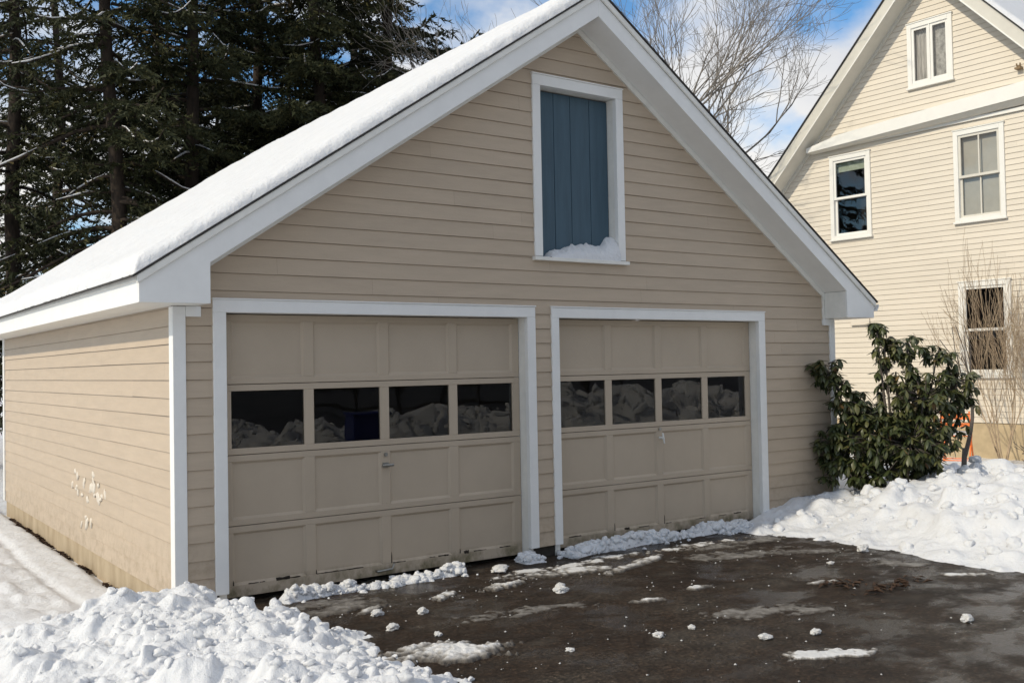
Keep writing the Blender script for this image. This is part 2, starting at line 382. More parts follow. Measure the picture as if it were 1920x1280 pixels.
m = MB(); m.prism_y([(.03, ZS), (W-.03, ZS), (W-.03, 2.3), (XR, 4.8), (.03, 2.3)], LG-.05, LG-.02); m.build('back_wall', M_sid, G)
m = MB(); m.box(.05, W-.05, .2, LG-.06, -.06, -.015); m.build('floor_slab', M_floor, G)
m = MB(); m.box(.06, .09, .2, LG-.06, -.01, 2.25); m.build('inner_lining', M_dark, G)
# foundation
m = MB(); m.box(.03, .2, .06, LG-.03, -.35, .097); m.build('foundation', M_conc, G)
for a, b in ((.21, .37), (3.14, 3.46), (6.2, W-.02)): MB().box(a, b, .055, .2, -.35, .098).build('footing', M_found_dark, G)
# corner boards
def cboard(x0, x1, y0, y1, z0, z1, name='corner_board'): 
    return MB().box(x0, x1, y0, y1, z0, z1).build(name, M_trim, G, bevel=.004)
cboard(-.004, .0897, -.004, .02, ZS, 2.1885); cboard(-.004, .02, .0205, .09, ZS, 2.1885)
cboard(W-.085, W+.004, -.004, .02, ZS, 2.1885); cboard(W-.02, W+.004, .0205, .09, ZS, 2.1885)
cboard(-.004, .02, LG-.09, LG, ZS-.0, 2.1885)
# rake boards incl. eave returns
def rake(sgn):
    xe = -.314 if sgn < 0 else 7.775; xi = .171 if sgn < 0 else 7.29; s = .004*sgn
    P = [(xe, 2.191), (xi, 2.191), (xi, zin(xi)), (XR, zin(XR)), (XR, zt(XR)-.075), (xe, zt(xe)-.075)]
    if sgn > 0: P = P[::-1]
    MB().prism_y(P, -.3053, -.281).build('rake_board', M_trim, G, bevel=.003)
    xs = -.33 if sgn < 0 else 7.79
    P = [(xs, zt(xs)-.078), (XR, zt(XR)-.078), (XR, zt(XR)-.018), (xs, zt(xs)-.018)]
    MB().prism_y(P if sgn < 0 else P[::-1], -.328, -.3055).build('rake_moulding', M_trim_cream, G, bevel=.006)
    P = [(xi, zin(xi)+.02), (XR, zin(XR)+.02), (XR, zin(XR)+.002), (xi, zin(xi)+.002)]
    MB().prism_y(P if sgn > 0 else P[::-1], -.2808, .05).build('rake_soffit', M_trim, G)
    # frieze under the soffit
    xa = .05 if sgn < 0 else 7.41
    P = [(xa, zin(xa)-.062), (XR, zin(XR)-.064), (XR, zin(XR)-.001), (xa, zin(xa)-.001)]
    MB().prism_y(P if sgn > 0 else P[::-1], -.0045, .03).build('frieze', M_trim_cream, G)
    # boxed return
    xo = -.2885 if sgn < 0 else 7.7495; xq = .169 if sgn < 0 else 7.2925
    P = [(xo, 2.1925), (xq, 2.1925), (xq, zin(xq)+.001), (xo, zt(xo)-.07)]
    MB().prism_y(P if sgn < 0 else P[::-1], -.2805, -.0055).build('eave_return', M_trim_cream, G)
    a, b = (.0905, .20) if sgn < 0 else (7.262, 7.3755)
    MB().box(a, b, -.0065, .02, 2.115, 2.1905).build('frieze_block', M_trim, G, bevel=.003)
    if sgn > 0: MB().box(7.262, 7.2895, -.0055, .02, 2.192, 2.46).build('frieze', M_trim_cream, G)
    # eave soffit, fascia, gutter
    a, b = (-.2885, .03) if sgn < 0 else (W-.03, 7.7495)
    MB().box(a, b, -.005, LG+.28, 2.1925, 2.205).build('eave_soffit', M_trim_cream, G)
    a, b = (-.314, -.289) if sgn < 0 else (7.75, 7.775)
    MB().box(a, b, -.2808, LG+.29, 2.1905, zt(xe)-.05).build('fascia', M_trim, G)
    if sgn > 0:
        MB().prism_y([(7.7755, 2.27), (7.83, 2.27), (7.865, 2.315), (7.865, 2.345), (7.855, 2.345), (7.85, 2.318), (7.825, 2.28), (7.7755, 2.28)], -.31, LG+.2).build('gutter', M_trim, G)
    else:
        MB().box(-.332, -.3145, -.3, LG+.29, 2.335, 2.372).build('eave_moulding', M_trim_cream, G)
    # shingled roof slope
    xs = -.362 if sgn < 0 else 7.81
    P = [(xs, zt(xs)-.016), (XR, zt(XR)-.016), (XR, zt(XR)), (xs, zt(xs))]
    MB().prism_y(P if sgn < 0 else P[::-1], -.338, LG+.33).build('roof_slope', M_shin, G)
rake(-1); rake(1)
# back gable overhang trim
for sgn in (-1, 1):
    xe = -.314 if sgn < 0 else 7.775
    P = [(xe, zt(xe)-.25), (XR, zin(XR)), (XR, zt(XR)-.03), (xe, zt(xe)-.03)]
    MB().prism_y(P if sgn < 0 else P[::-1], LG+.291, LG+.32).build('rake_board', M_trim, G)

# casings
def casing(D, name='door_casing'):
    xo0, xo1, xi0, xi1 = D; m = MB()
    m.box(xo0, xi0, -.004, .045, ZS, ZI); m.box(xi1, xo1, -.004, .045, ZS, ZI); m.box(xo0, xo1, -.004, .045, ZI, ZO)
    m.box(xo0-.006, xo1+.006, -.012, .03, ZO, ZO+.012)
    m.build(name, M_trim, G, bevel=.004)
    m = MB(); m.box(xi0-.055, xi0-.001, .046, .19, 0.0, ZI); m.box(xi1+.001, xi1+.055, .046, .19, 0.0, ZI); m.box(xi0-.055, xi1+.055, .046, .19, ZI+.001, ZI+.05)
    m.box(xi0-.0005, xi0+.02, .152, .19, .0, ZI); m.box(xi1-.02, xi1+.0005, .152, .19, .0, ZI)
    m.build('door_jamb', M_trim_cream, G)
casing(D1); casing(D2)

def garage_door(D, hz, lever):
    x0, x1 = D[2]+.004, D[3]-.004; z0, z1 = .035, ZI-.004; yf = .134; n = 4
    sec = (z1-z0)/4; st = .082; es = .075; rl = .047
    pw = (x1-x0-2*es-(n-1)*st)/n
    stiles = []; X = x0
    cols = []
    for i in range(n):
        a = x0+es+i*(pw+st); cols.append((a, a+pw))
    bs = MB(); pans = []
    panes = []
    for k in range(4):
        za, zb = z0+k*sec+.0025, z0+(k+1)*sec-.0025
        lo = .088 if k == 0 else rl; hi = rl
        # rails
        bs.box(x0, x1, yf, yf+.035, za, za+lo); bs.box(x0, x1, yf, yf+.035, zb-hi, zb)
        xs = [x0]+[v for c in cols for v in c]+[x1]
        for i in range(0, len(xs), 2): bs.box(xs[i], xs[i+1], yf+.0004, yf+.035, za+lo, zb-hi)
        for (a, b) in cols:
            zc, zd = za+lo, zb-hi
            if k == 2:
                panes.append((a, b, zc, zd))
                continue
            # bevelled moulding and recessed panel
            bw = .017; d0 = yf+.0035; d1 = yf+.018
            V = [(a, d0, zc), (b, d0, zc), (b, d0, zd), (a, d0, zd), (a+bw, d1, zc+bw), (b-bw, d1, zc+bw), (b-bw, d1, zd-bw), (a+bw, d1, zd-bw)]
            pans.append(MB().add(V, [(0, 1, 5, 4), (1, 2, 6, 5), (2, 3, 7, 6), (3, 0, 4, 7), (4, 5, 6, 7)]))
    d = bs.build('garage_door', M_door, G, bevel=.003)
    for q_ in pans: q_.build('panel', M_door, d)
    for (a, b, zc, zd) in panes:
        m = MB(); m.add([(a, yf+.016, zc), (b, yf+.016, zc), (b, yf+.016, zd), (a, yf+.016, zd)], [(0, 1, 2, 3)]); m.build('window_pane', M_glass, d)
        m = MB()
    # hardware on the middle stile
    xm = (cols[1][1]+cols[2][0])/2
    m = MB(); m.tube([(xm, yf-.001, hz+.085), (xm, yf-.012, hz+.085)], .016, 12); m.build('lock', M_metal, d)
    m = MB()
    if lever:
        m.tube([(xm, yf, hz), (xm, yf-.045, hz)], .012, 10); m.tube([(xm, yf-.045, hz+.05), (xm+.005, yf-.048, hz), (xm+.02, yf-.045, hz-.055)], [.008, .011, .007], 8)
        m.build('handle', M_white_metal, d)
    else:
        m.tube([(xm, yf, hz), (xm, yf-.04, hz)], .01, 10); m.tube([(xm-.05, yf-.042, hz), (xm+.05, yf-.042, hz)], .011, 8); m.box(xm-.028, xm+.028, yf-.006, yf-.0005, hz-.02, hz+.02)
        m.build('handle', M_metal, d)
    # peeled paint along the bottom rail
    r = random.Random(int(x0*100)); m = MB()
    zz = z0+.088+.0015
    for (a, b) in cols:
        for j in range(7):
            if r.random() < (.72 if not lever else .6):
                c = r.uniform(a, b-.05); ln = r.uniform(.02, .13); hh = r.uniform(.002, .006 if r.random() < .8 else .016)
                q = min(c+ln, b); P = []
                for i in range(5): P.append((c+(q-c)*i/4, zz-hh*r.uniform(.2, .8)))
                for i in range(5): P.append((q-(q-c)*i/4, zz+hh*r.uniform(.5, 1.2)))
                MB().prism_y(P, yf-.0012, yf+.01).build('peeled_paint', M_chip, d)
        if r.random() < .7:
            hh = r.uniform(.03, .09); MB().prism_y([(a-.003, zz), (a+.006, zz), (a+.005, zz+hh*.6), (a+.001, zz+hh), (a-.003, zz+hh*.7)], yf-.0013, yf+.01).build('peeled_paint', M_chip, d)
    # foot lift handle
    if not lever:
        m = MB(); zz = z0+.055
        m.tube([(xm-.1, yf-.004, zz-.01), (xm-.1, yf-.03, zz-.012), (xm+.03, yf-.03, zz-.005), (xm+.05, yf-.03, zz+.035)], .009, 8); m.build('lift_handle', M_metal, d, smooth=True)
    return d
d1 = garage_door(D1, .93, False)
d2 = garage_door(D2, .98, True)

# loft door
m = MB(); xo0, xo1, xi0, xi1 = LF
m.box(xo0, xi0, -.004, .045, LZB, LZI); m.box(xi1, xo1, -.004, .045, LZB, LZI); m.box(xo0, xo1, -.004, .045, LZI, LZT); m.box(xo0-.006, xo1+.006, -.014, .03, LZT, LZT+.012)
m.build('loft_casing', M_trim, G, bevel=.004)
m = MB(); m.box(xi0-.05, xi0-.001, .046, .18, LZB, LZI); m.box(xi1+.001, xi1+.05, .046, .18, LZB, LZI); m.box(xi0-.05, xi1+.05, .046, .18, LZI+.001, LZI+.05)
m.build('loft_jamb', M_trim_cream, G)
m = MB(); m.prism_x([(-.035, 2.665), (.16, 2.665), (.16, 2.7045), (-.035, 2.697)], xo0-.02, xo1+.022); m.build('loft_sill', M_trim_cream, G, bevel=.003)
ld = MB(); cuts = [0, .27, .49, .75, 1]; wd = xi1-xi0-.006
for a, b in zip(cuts[:-1], cuts[1:]):
    ld.box(xi0+.003+a*wd+.0025, xi0+.003+b*wd-.0025, .1267, .15, LZB+.005, LZI-.012)
ld = ld.build('loft_door', M_blue, G, bevel=.004)
MB().box(xi0, xi1, .151, .16, LZB+.002, LZI-.001).build('door_backing', M_back, ld)

# ------------------------------------------------------------------ heightfield helper
def hfield(name, X, Y, Z, mat_, parent=None, keep=None, skirt=None):
    ny, nx = X.shape
    V = np.stack([X, Y, Z], -1).reshape(-1, 3)
    i = np.arange(nx*ny).reshape(ny, nx)
    F = np.stack([i[:-1, :-1], i[:-1, 1:], i[1:, 1:], i[1:, :-1]], -1).reshape(-1, 4)
    if keep is not None:
        k = keep; kf = (k[:-1, :-1] | k[:-1, 1:] | k[1:, 1:] | k[1:, :-1]).reshape(-1); F = F[kf]
        u, inv = np.unique(F, return_inverse=True); V = V[u]; F = inv.reshape(F.shape)
    return link(name, new_mesh(name, V, F, mat_, True), parent)
def clods(X, Y, base, n, rmin, rmax, dens, rg, power=2.2, sink=.45, ang=.5):
    """lumps of shovelled snow: warped half balls raised over the base mound"""
    Z = base.copy(); x0, x1, y0, y1 = X.min(), X.max(), Y.min(), Y.max()
    dx = X[0, 1]-X[0, 0]; dy = Y[1, 0]-Y[0, 0]; ny, nx = X.shape
    wx = .35*fbm(X*9, Y*9, 1.5, 3); wy = .35*fbm(X*9, Y*9, 7.5, 3)
    for _ in range(n):
        cx, cy = rg.uniform(x0, x1), rg.uniform(y0, y1)
        j = int((cx-x0)/dx); i = int((cy-y0)/dy)
        if rg.random() > dens(cx, cy): continue
        r = rmin+(rmax-rmin)*rg.random()**power
        a = int(r*1.6/dx)+2; i0, i1, j0, j1 = max(i-a, 0), min(i+a, ny), max(j-a, 0), min(j+a, nx)
        ex = rg.uniform(.75, 1.3); th = rg.uniform(0, pi)
        u = X[i0:i1, j0:j1]-cx+wx[i0:i1, j0:j1]*r*1.1; v = Y[i0:i1, j0:j1]-cy+wy[i0:i1, j0:j1]*r*1.1
        uu = (u*cos(th)+v*sin(th))*ex; vv = (-u*sin(th)+v*cos(th))/ex
        d2 = uu*uu+vv*vv
        if rg.random() < ang:
            hh = np.full_like(uu, r*rg.uniform(.75, 1.0)); a0 = rg.uniform(0, 6.3)
            hh = hh+uu*rg.uniform(-.45, .45)+vv*rg.uniform(-.45, .45)
            for q in range(rg.integers(4, 7)):
                a1 = a0+q*1.15+rg.uniform(-.3, .3); hh = np.minimum(hh, (r*rg.uniform(.75, 1.1)-(uu*cos(a1)+vv*sin(a1)))*rg.uniform(1.1, 2.6))
            hgt = hh
        else:
            hgt = np.where(d2 < r*r, np.sqrt(np.maximum(r*r-d2, 0)), -1)
        zc = base[min(i, ny-1), min(j, nx-1)]-r*rg.uniform(sink-.35, sink+.25)
        Z[i0:i1, j0:j1] = np.where(hgt > 0, np.maximum(Z[i0:i1, j0:j1], zc+hgt*rg.uniform(.8, 1.05)), Z[i0:i1, j0:j1])
    return Z
def blur(Z, n=1):
    for _ in range(n):
        P = np.pad(Z, 1, 'edge'); Z = (P[1:-1, 1:-1]*4+2*(P[:-2, 1:-1]+P[2:, 1:-1]+P[1:-1, :-2]+P[1:-1, 2:])+P[:-2, :-2]+P[2:, 2:]+P[:-2, 2:]+P[2:, :-2])/16
    return Z
def chunk_shapes(k, seed):
    import bmesh
    bm = bmesh.new(); bmesh.ops.create_icosphere(bm, subdivisions=3, radius=1)
    S = np.array([v.co[:] for v in bm.verts]); F = np.array([[v.index for v in f.verts] for f in bm.faces]); bm.free()
    rg = np.random.default_rng(seed); out = []
    for i in range(k):
        n = 1+.40*fbm(S[:, 0]*1.2+i*3.1, S[:, 1]*1.2, S[:, 2]*1.2+seed, 3)+.22*fbm(S[:, 0]*3.2+i, S[:, 1]*3.2, S[:, 2]*3.2, 3)
        V = S*n[:, None]*np.array([rg.uniform(.75, 1.35), rg.uniform(.75, 1.2), rg.uniform(.6, 1.0)])
        for _ in range(rg.integers(3, 7)):
            m_ = rg.normal(size=3); m_ /= np.linalg.norm(m_); d = rg.uniform(.45, .85); t = V@m_-d; V = V-np.where(t > 0, t*.93, 0)[:, None]*m_
        V = V*(1+.20*fbm(V[:, 0]*4+i, V[:, 1]*4, V[:, 2]*4, 3))[:, None]
        out.append(V)
    return out, F
CHUNKS, CH_F = chunk_shapes(14, 5)
def scatter_chunks(o, X, Y, Z, n, rmin, rmax, power, dens, seed, sink=.25):
    """broken lumps of snow half sunk in the surface, in the same mesh"""
    rg = np.random.default_rng(seed); me = o.data; V0 = np.array([v.co[:] for v in me.vertices]); F0 = np.array([p.vertices[:] for p in me.polygons])
    T0 = np.concatenate([F0[:, [0, 1, 2]], F0[:, [0, 2, 3]]]); VV = [V0]; FF = [T0]; c = len(V0)
    x0, y0 = X[0, 0], Y[0, 0]; dx, dy = X[0, 1]-x0, Y[1, 0]-y0
    for _ in range(n):
        x, y = rg.uniform(x0, X[0, -1]), rg.uniform(y0, Y[-1, 0])
        if rg.random() > dens(x, y): continue
        r = rmin+(rmax-rmin)*rg.random()**power; z = Z[int((y-y0)/dy), int((x-x0)/dx)]
        V = CHUNKS[rg.integers(len(CHUNKS))]; a, b = rg.uniform(0, 6.3), rg.uniform(-.6, .6)
        Rm = np.array([[cos(a), -sin(a), 0], [sin(a), cos(a), 0], [0, 0, 1]])@np.array([[1, 0, 0], [0, cos(b), -sin(b)], [0, sin(b), cos(b)]])
        VV.append(V@Rm.T*r+np.array([x, y, max(z, 0)+r*(.25-rg.uniform(0, sink*2))])); FF.append(CH_F+c); c += len(V)
    nm = new_mesh(me.name, np.concatenate(VV), np.concatenate(FF), me.materials[0], True); o.data = nm
def grid(x0, x1, y0, y1, s):
    return np.meshgrid(np.linspace(x0, x1, int((x1-x0)/s)+1), np.linspace(y0, y1, int((y1-y0)/s)+1))

# ------------------------------------------------------------------ ground and driveway
def drive_mask(x, y):
    """1 inside the ploughed driveway"""
    a = sstep(-.15, .25, np.asarray(x)-.25)*sstep(-.2, .2, 6.1-np.asarray(x))*sstep(-.2, .1, .35-np.asarray(y))
    b = sstep(.0, .4, np.asarray(x)+.1)*sstep(-.1, .2, 7.5-np.asarray(x))*sstep(-.1, .1, np.asarray(y)+.02)*sstep(-.1, .1, 7.4-np.asarray(y))
    return np.maximum(a, b)
def ground_h(x, y):
    x = np.asarray(x, float); y = np.asarray(y, float)
    near = np.exp(-((x-3)**2+(y-2)**2)/900)
    h = -.045+.03*fbm(x*.9, y*.9, 2, 4)*near+(.018+.030*sstep(-.4, -.7, x))*fbm(x*4.5, y*4.5, 4, 4)*near+.05*np.clip(vnoise(x*8, y*8, 3)-.35, 0, 1)*near*sstep(-.35, -.6, x)+.006*fbm(x*18, y*18, 6, 3)*near
    # rut and footprints along the left side
    xc = -.42+.02*np.sin(y*1.7)-.03*(y-3)*0.02
    rut = np.exp(-((x-xc)/.05)**2)*sstep(.2, .9, y)*sstep(9, 7, y)
    h = h-.028*rut
    foot = vnoise(x*2.2, y*2.2, 9)
    h = h+.09*np.clip(foot-.1, 0, 1)*sstep(-.5, -.75, x)*near-.08*np.clip(-foot-.25, 0, 1)*sstep(-.5, -.8, x)*near
    # melted gap against the left wall
    h = h-.035*np.exp(-((x+.0)/.06)**2)*sstep(-.1, .4, y)*sstep(7.6, 7.3, y)
    # rise on the right behind the bank, down to the house
    h = h+.27*sstep(6.3, 8.0, x)*sstep(14.6, 11.0, x)*sstep(3.6, .6, y)*sstep(-14, -6, y)
    h = h+.05*fbm(x*1.6, y*1.6, 6, 3)*sstep(6.8, 9, x)*near
    h = h-.16*drive_mask(x, y)
    far = np.hypot(x-3, y-2)
    h = h+np.maximum(0, far-60)*.004
    return h
def axis(lo, hi, s, far):
    a = list(np.arange(lo, hi+1e-6, s)); d = s; v = hi
    while v < far: d *= 1.25; v += d; a.append(v)
    d = s; v = lo
    while v > -far: d *= 1.25; v -= d; a.insert(0, v)
    return np.array(a)
gx, gy = axis(-2.6, 1.0, .025, 300), axis(-3.2, 8.4, .04, 300)
gx = np.unique(np.round(np.concatenate([gx[gx < 1.0], np.arange(1.0, 15.0, .12), axis(1.0, 15.0, .12, 300)[axis(1.0, 15.0, .12, 300) > 15.0]]), 4))
GX, GY = np.meshgrid(gx, gy)
g = hfield('snow_ground', GX, GY, ground_h(GX, GY), M_snow); tag(g, kind='structure')
m = MB(); m.add([(.05, -40, 0), (6.6, -40, 0), (6.6, .19, 0), (.05, .19, 0)], [(0, 1, 2, 3)])
dv = m.build('driveway', M_asph); tag(dv, kind='structure')
m = MB(); m.add([(-200, -19, -.0), (200, -19, -.0), (200, -13.5, -.0), (-200, -13.5, -.0)], [(0, 1, 2, 3)])

# ------------------------------------------------------------------ snow piles
def xedge(y): return .50+.30*sstep(-.3, -1.4, y)+.05*np.sin(np.asarray(y)*4)
X, Y = grid(-1.9, 1.15, -3.6, .0, .0125)
xe = xedge(Y)+.10*fbm(X*3, Y*3, 3, 3)
base = .245*sstep(0, .75, xe-X)*sstep(.02, -.5, Y)*(1-.70*sstep(.55, 1.75, .1-X-.22*Y*0))
base = base*(1+.35*fbm(X*2, Y*2, 8, 3))
base = base*(1-.25*sstep(-1.2, -2.6, Y)*sstep(-.2, .5, X))
edge = np.minimum(np.minimum(X+1.9, 1.15-X), np.minimum(Y+3.6, -Y+.05))
base = base-.10*sstep(.12, 0, edge)
bz = base-.02*(X > xe)
def dens_l(x, y):
    return float(sstep(-.1, .2, xedge(y)-x)*sstep(0.02, -.2, y)*(1-.75*sstep(.5, 1.6, .1-x)))
Zc = clods(X, Y, bz, 420, .03, .16, dens_l, np.random.default_rng(3), 2.2, .62, .5)
rdg = lambda f, z, o=3: 1-2*np.abs(fbm(X*f, Y*f, z, o))
Zc = blur(Zc, 2)+(.035*fbm(X*5, Y*5, 5, 4)+.020*rdg(7, 3)+.014*fbm(X*15, Y*15, 9, 4)-.012)*sstep(0, .1, xe-X)*sstep(.05, -.12, Y)
Zc = clods(X, Y, Zc, 900, .012, .06, dens_l, np.random.default_rng(4), 2.4, .35, .7)
Zc = Zc*.4+.6*blur(Zc, 1)+.014*fbm(X*24, Y*24, 2, 3)*sstep(0, .1, xe-X)
keep = Zc > np.where(X > .3, .0, ground_h(X, Y)-.06)+.004
p = hfield('snow_pile', X, Y, Zc, M_snow, keep=keep)
scatter_chunks(p, X, Y, Zc, 2400, .006, .050, 3.4, dens_l, 71, .42)
tag(p, 'lumpy shovelled snow pile in front of the garage left corner', 'snow pile')

X, Y = grid(5.2, 10.2, -6.5, .02, .02)
def xe_r(y): return 5.72-.2*sstep(-.9, -.1, y)+.04*np.sin(np.asarray(y)*3.1)
xe = xe_r(Y)+.10*fbm(X*2.2, Y*2.2, 13, 3)
crest = .30+.30*sstep(-.35, -1.25, Y)
prof = sstep(-.05, 1.65, X-xe)
base = crest*prof*(.9+.25*fbm(X*1.4, Y*1.4, 18, 3))
base = base-(.22)*sstep(7.7, 9.3, X)*sstep(-.2, -.9, Y)
base = np.where(X < xe, -.03, base)
edge = np.minimum(10.2-X, Y+6.5); base = base-.4*sstep(.5, 0, edge)
def dens_r(x, y): return float(sstep(.0, .25, x-xe_r(y)))
Zc = clods(X, Y, base, 900, .05, .24, dens_r, np.random.default_rng(8), 2.0, .72)
Zc = blur(Zc, 3)+.045*fbm(X*4.5, Y*4.5, 5, 4)*sstep(0, .2, X-xe)
Zc = clods(X, Y, Zc, 1100, .02, .07, dens_r, np.random.default_rng(9), 2.4, .55, .7)
Zc = blur(Zc, 1)+.016*fbm(X*13, Y*13, 2, 4)*sstep(0, .1, X-xe)
keep = Zc > np.maximum(.003, np.where(X > 6.4, ground_h(X, Y)-.08, 0))
keep &= ~((X < 7.48) & (Y > .03))
p = hfield('snow_bank', X, Y, Zc, M_snow, keep=keep)
scatter_chunks(p, X, Y, Zc, 1500, .008, .085, 3.2, lambda x, y: dens_r(x, y)*(0 if x > 8.6 or (x < 7.6 and y > -.08) else 1), 72, .4)
tag(p, 'long white snow bank along the right edge of the driveway', 'snow bank')

def ridge_strip(name, x0, x1, yc, wd, hmax, seed, label, gaps=(), full=False):
    X, Y = grid(x0, x1, yc-wd*1.8, min(yc+wd*1.6, .17), .010)
    n1 = fbm(X*2.3, X*0+seed, seed, 3); c = yc+.05*fbm(X*3, X*0+seed+5, 1, 2)
    wloc = wd*(.75+.55*n1); hl = hmax*np.clip(.7+1.1*fbm(X*2.6, X*0, seed+3, 3), .15, 1.6)
    t = 1-((Y-c)/np.maximum(wloc, .02))**2
    b = np.where(t > 0, hl*np.sqrt(np.maximum(t, 0)), -.03)+.02*fbm(X*9, Y*9, seed, 3)
    for (a, e) in gaps: b = b-.3*sstep(a-.06, a, X)*sstep(e+.06, e, X)
    b = b-.12*sstep(.1, 0, np.minimum(X-x0, x1-X))
    rg = np.random.default_rng(seed); bb = b.copy()
    def dn(x, y):
        i = min(int((y-Y[0, 0])/.01), X.shape[0]-1); j = min(int((x-x0)/.01), X.shape[1]-1); return 1.0 if bb[i, j] > .008 else .02
    b = blur(b, 2)+.014*fbm(X*16, Y*16, seed, 4)*(b > 0)
    k = b > .003
    o = hfield(name, X, Y, b, M_snow, keep=k); scatter_chunks(o, X, Y, b, int(700*(x1-x0)), .010, .052, 2.6, lambda x, y: dn(x, y) if y < .10 else 0, seed+50, .3)
    return tag(o, label, 'snow ridge')
ridge_strip('snow_ridge', .72, 2.42, -.085, .085, .075, 21, 'broken ridge of snow lying below the left garage door')
ridge_strip('snow_ridge', 2.9, 5.95, -.05, .12, .08, 33, 'ridge of snow along the foot of the right garage door', gaps=((3.22, 3.38),))

# patches of packed snow and slush lying on the asphalt
def patch(name, cx, cy, rx, ry, ang, hgt, seed, label, cat, m_, thr=.0, rag=.55, group=None):
    R = max(rx, ry)*1.6; s = max(.008, R/90)
    X, Y = grid(-R, R, -R, R, s); th = radians(ang)
    u, v = X*cos(th)+Y*sin(th), -X*sin(th)+Y*cos(th)
    d = .8-(u/rx)**2*.8-(v/ry)**2*.8+rag*(1.9*fbm((X+cx)*8, (Y+cy)*11, seed, 5)+1.3*fbm((X+cx)*28, (Y+cy)*32, seed, 4))
    z = hgt*np.sqrt(np.clip(d, 0, 1))*(1+.35*fbm(X*25, Y*25, seed+2, 3))-.003*(d <= 0)+.0012
    z = np.where(d > thr, np.maximum(z, .002), -.004)
    o = hfield(name, X, Y, z, M_slush, keep=d > thr); o.location = (cx, cy, 0)
    kk = d > thr; kf = kk[:-1, :-1] | kk[:-1, 1:] | kk[1:, 1:] | kk[1:, :-1]
    ii = np.arange(X.size).reshape(X.shape); used = np.unique(np.stack([ii[:-1, :-1], ii[:-1, 1:], ii[1:, 1:], ii[1:, :-1]], -1).reshape(-1, 4)[kf.reshape(-1)])
    th_ = np.clip((d*1.0 if m_ is M_snow_dirty else np.minimum(d*.35, .26))+.15*fbm(X*20, Y*20, seed, 3), 0, 1).reshape(-1)[used]
    at = o.data.attributes.new('thick', 'FLOAT', 'POINT'); at.data.foreach_set('value', th_.astype(np.float32))
    return tag(o, label, cat, group)
patch('snow_tongue', 1.0, -1.98, .42, .20, -25, .035, 2, 'flat tongue of snow reaching from the left pile over the asphalt', 'snow', M_snow_dirty, rag=.5)
patch('slush_patch', 1.0, -.55, .36, .14, 10, .012, 4, 'greyish slush patch beside the ridge below the left door', 'slush', M_ice, rag=.4)
patch('slush_patch', 1.18, -.72, .18, .05, 25, .02, 6, 'pale rim of snow on the slush patch near the left pile', 'slush', M_snow_dirty, rag=.4)
patch('slush_patch', 3.05, -.62, .42, .13, -8, .016, 8, 'wide pale slush patch ahead of the post between the doors', 'slush', M_snow_dirty, rag=.5)
patch('slush_patch', 3.75, -.72, .5, .07, 18, .022, 9, 'thin curved snow streak ahead of the right door', 'slush', M_snow_dirty, rag=.5)
patch('slush_patch', 5.1, -.62, .55, .11, -4, .008, 10, 'glazed grey ice smear near the right end of the right door', 'ice', M_ice, rag=.8)
patch('slush_patch', 5.3, -1.35, .35, .10, -30, .008, 11, 'grey ice smear beside the foot of the snow bank', 'ice', M_ice, rag=.8)
patch('slush_patch', 2.3, -.72, .22, .06, 12, .025, 12, 'crumbly snow streak ahead of the left door right end', 'snow', M_snow_dirty, rag=.7)
patch('slush_patch', 1.75, -.72, .17, .05, 30, .022, 14, 'small crumbly snow streak before the left door middle', 'snow', M_snow_dirty, rag=.8)
patch('slush_patch', 2.85, -1.78, .20, .04, -20, .02, 15, 'short broken snow streak in the middle of the asphalt', 'snow', M_snow_dirty, rag=.6)
patch('slush_patch', 3.45, -1.72, .14, .045, -10, .018, 16, 'small snow streak right of the driveway middle', 'snow', M_snow_dirty, rag=.8)
patch('slush_patch', 2.72, -3.42, .26, .08, -30, .010, 17, 'slush streak at the bottom right of the driveway', 'slush', M_snow_dirty, rag=1.1, thr=.12)
patch('slush_patch', 4.35, -2.2, .22, .05, -25, .010, 18, 'faint slush streak left of the fallen leaves', 'slush', M_snow_dirty, rag=.8)
patch('slush_patch', 5.4, -2.75, .2, .05, -35, .010, 19, 'slush streak on dry asphalt close to the snow bank', 'slush', M_snow_dirty, rag=.8)

for a in [(.95, -.32, .34, .10, 4, .006, 41, 'thin wet slush film below the left door near the left pile', 'slush', M_ice, .0, .9),
          (2.75, -.42, .30, .10, 6, .008, 42, 'slushy smear beside the icy slab at the left door right end', 'slush', M_snow_dirty, .0, .9),
          (3.45, -.40, .5, .10, 10, .010, 43, 'broken band of slush along the ridge of the right door', 'slush', M_snow_dirty, .0, .9),
          (4.55, -.42, .6, .09, -2, .008, 44, 'long thin slush smear along the right half of the right door', 'slush', M_snow_dirty, .0, 1.0),
          (4.7, -1.0, .55, .16, -12, .004, 45, 'dull grey ice film left of the snow bank foot', 'ice', M_ice, .0, 1.0),
          (5.35, -2.1, .28, .10, -60, .006, 46, 'grey meltwater ice edge along the snow bank foot', 'ice', M_ice, .0, 1.0),
          (3.35, -2.55, .5, .13, -25, .003, 47, 'faint grey ice film in the right middle of the driveway', 'ice', M_ice, .0, 1.0),
          (1.95, -1.45, .4, .12, -15, .003, 48, 'faint grey ice film in the left middle of the driveway', 'ice', M_ice, .0, 1.1)]:
    patch('slush_patch', *a[:10], thr=a[10], rag=a[11])

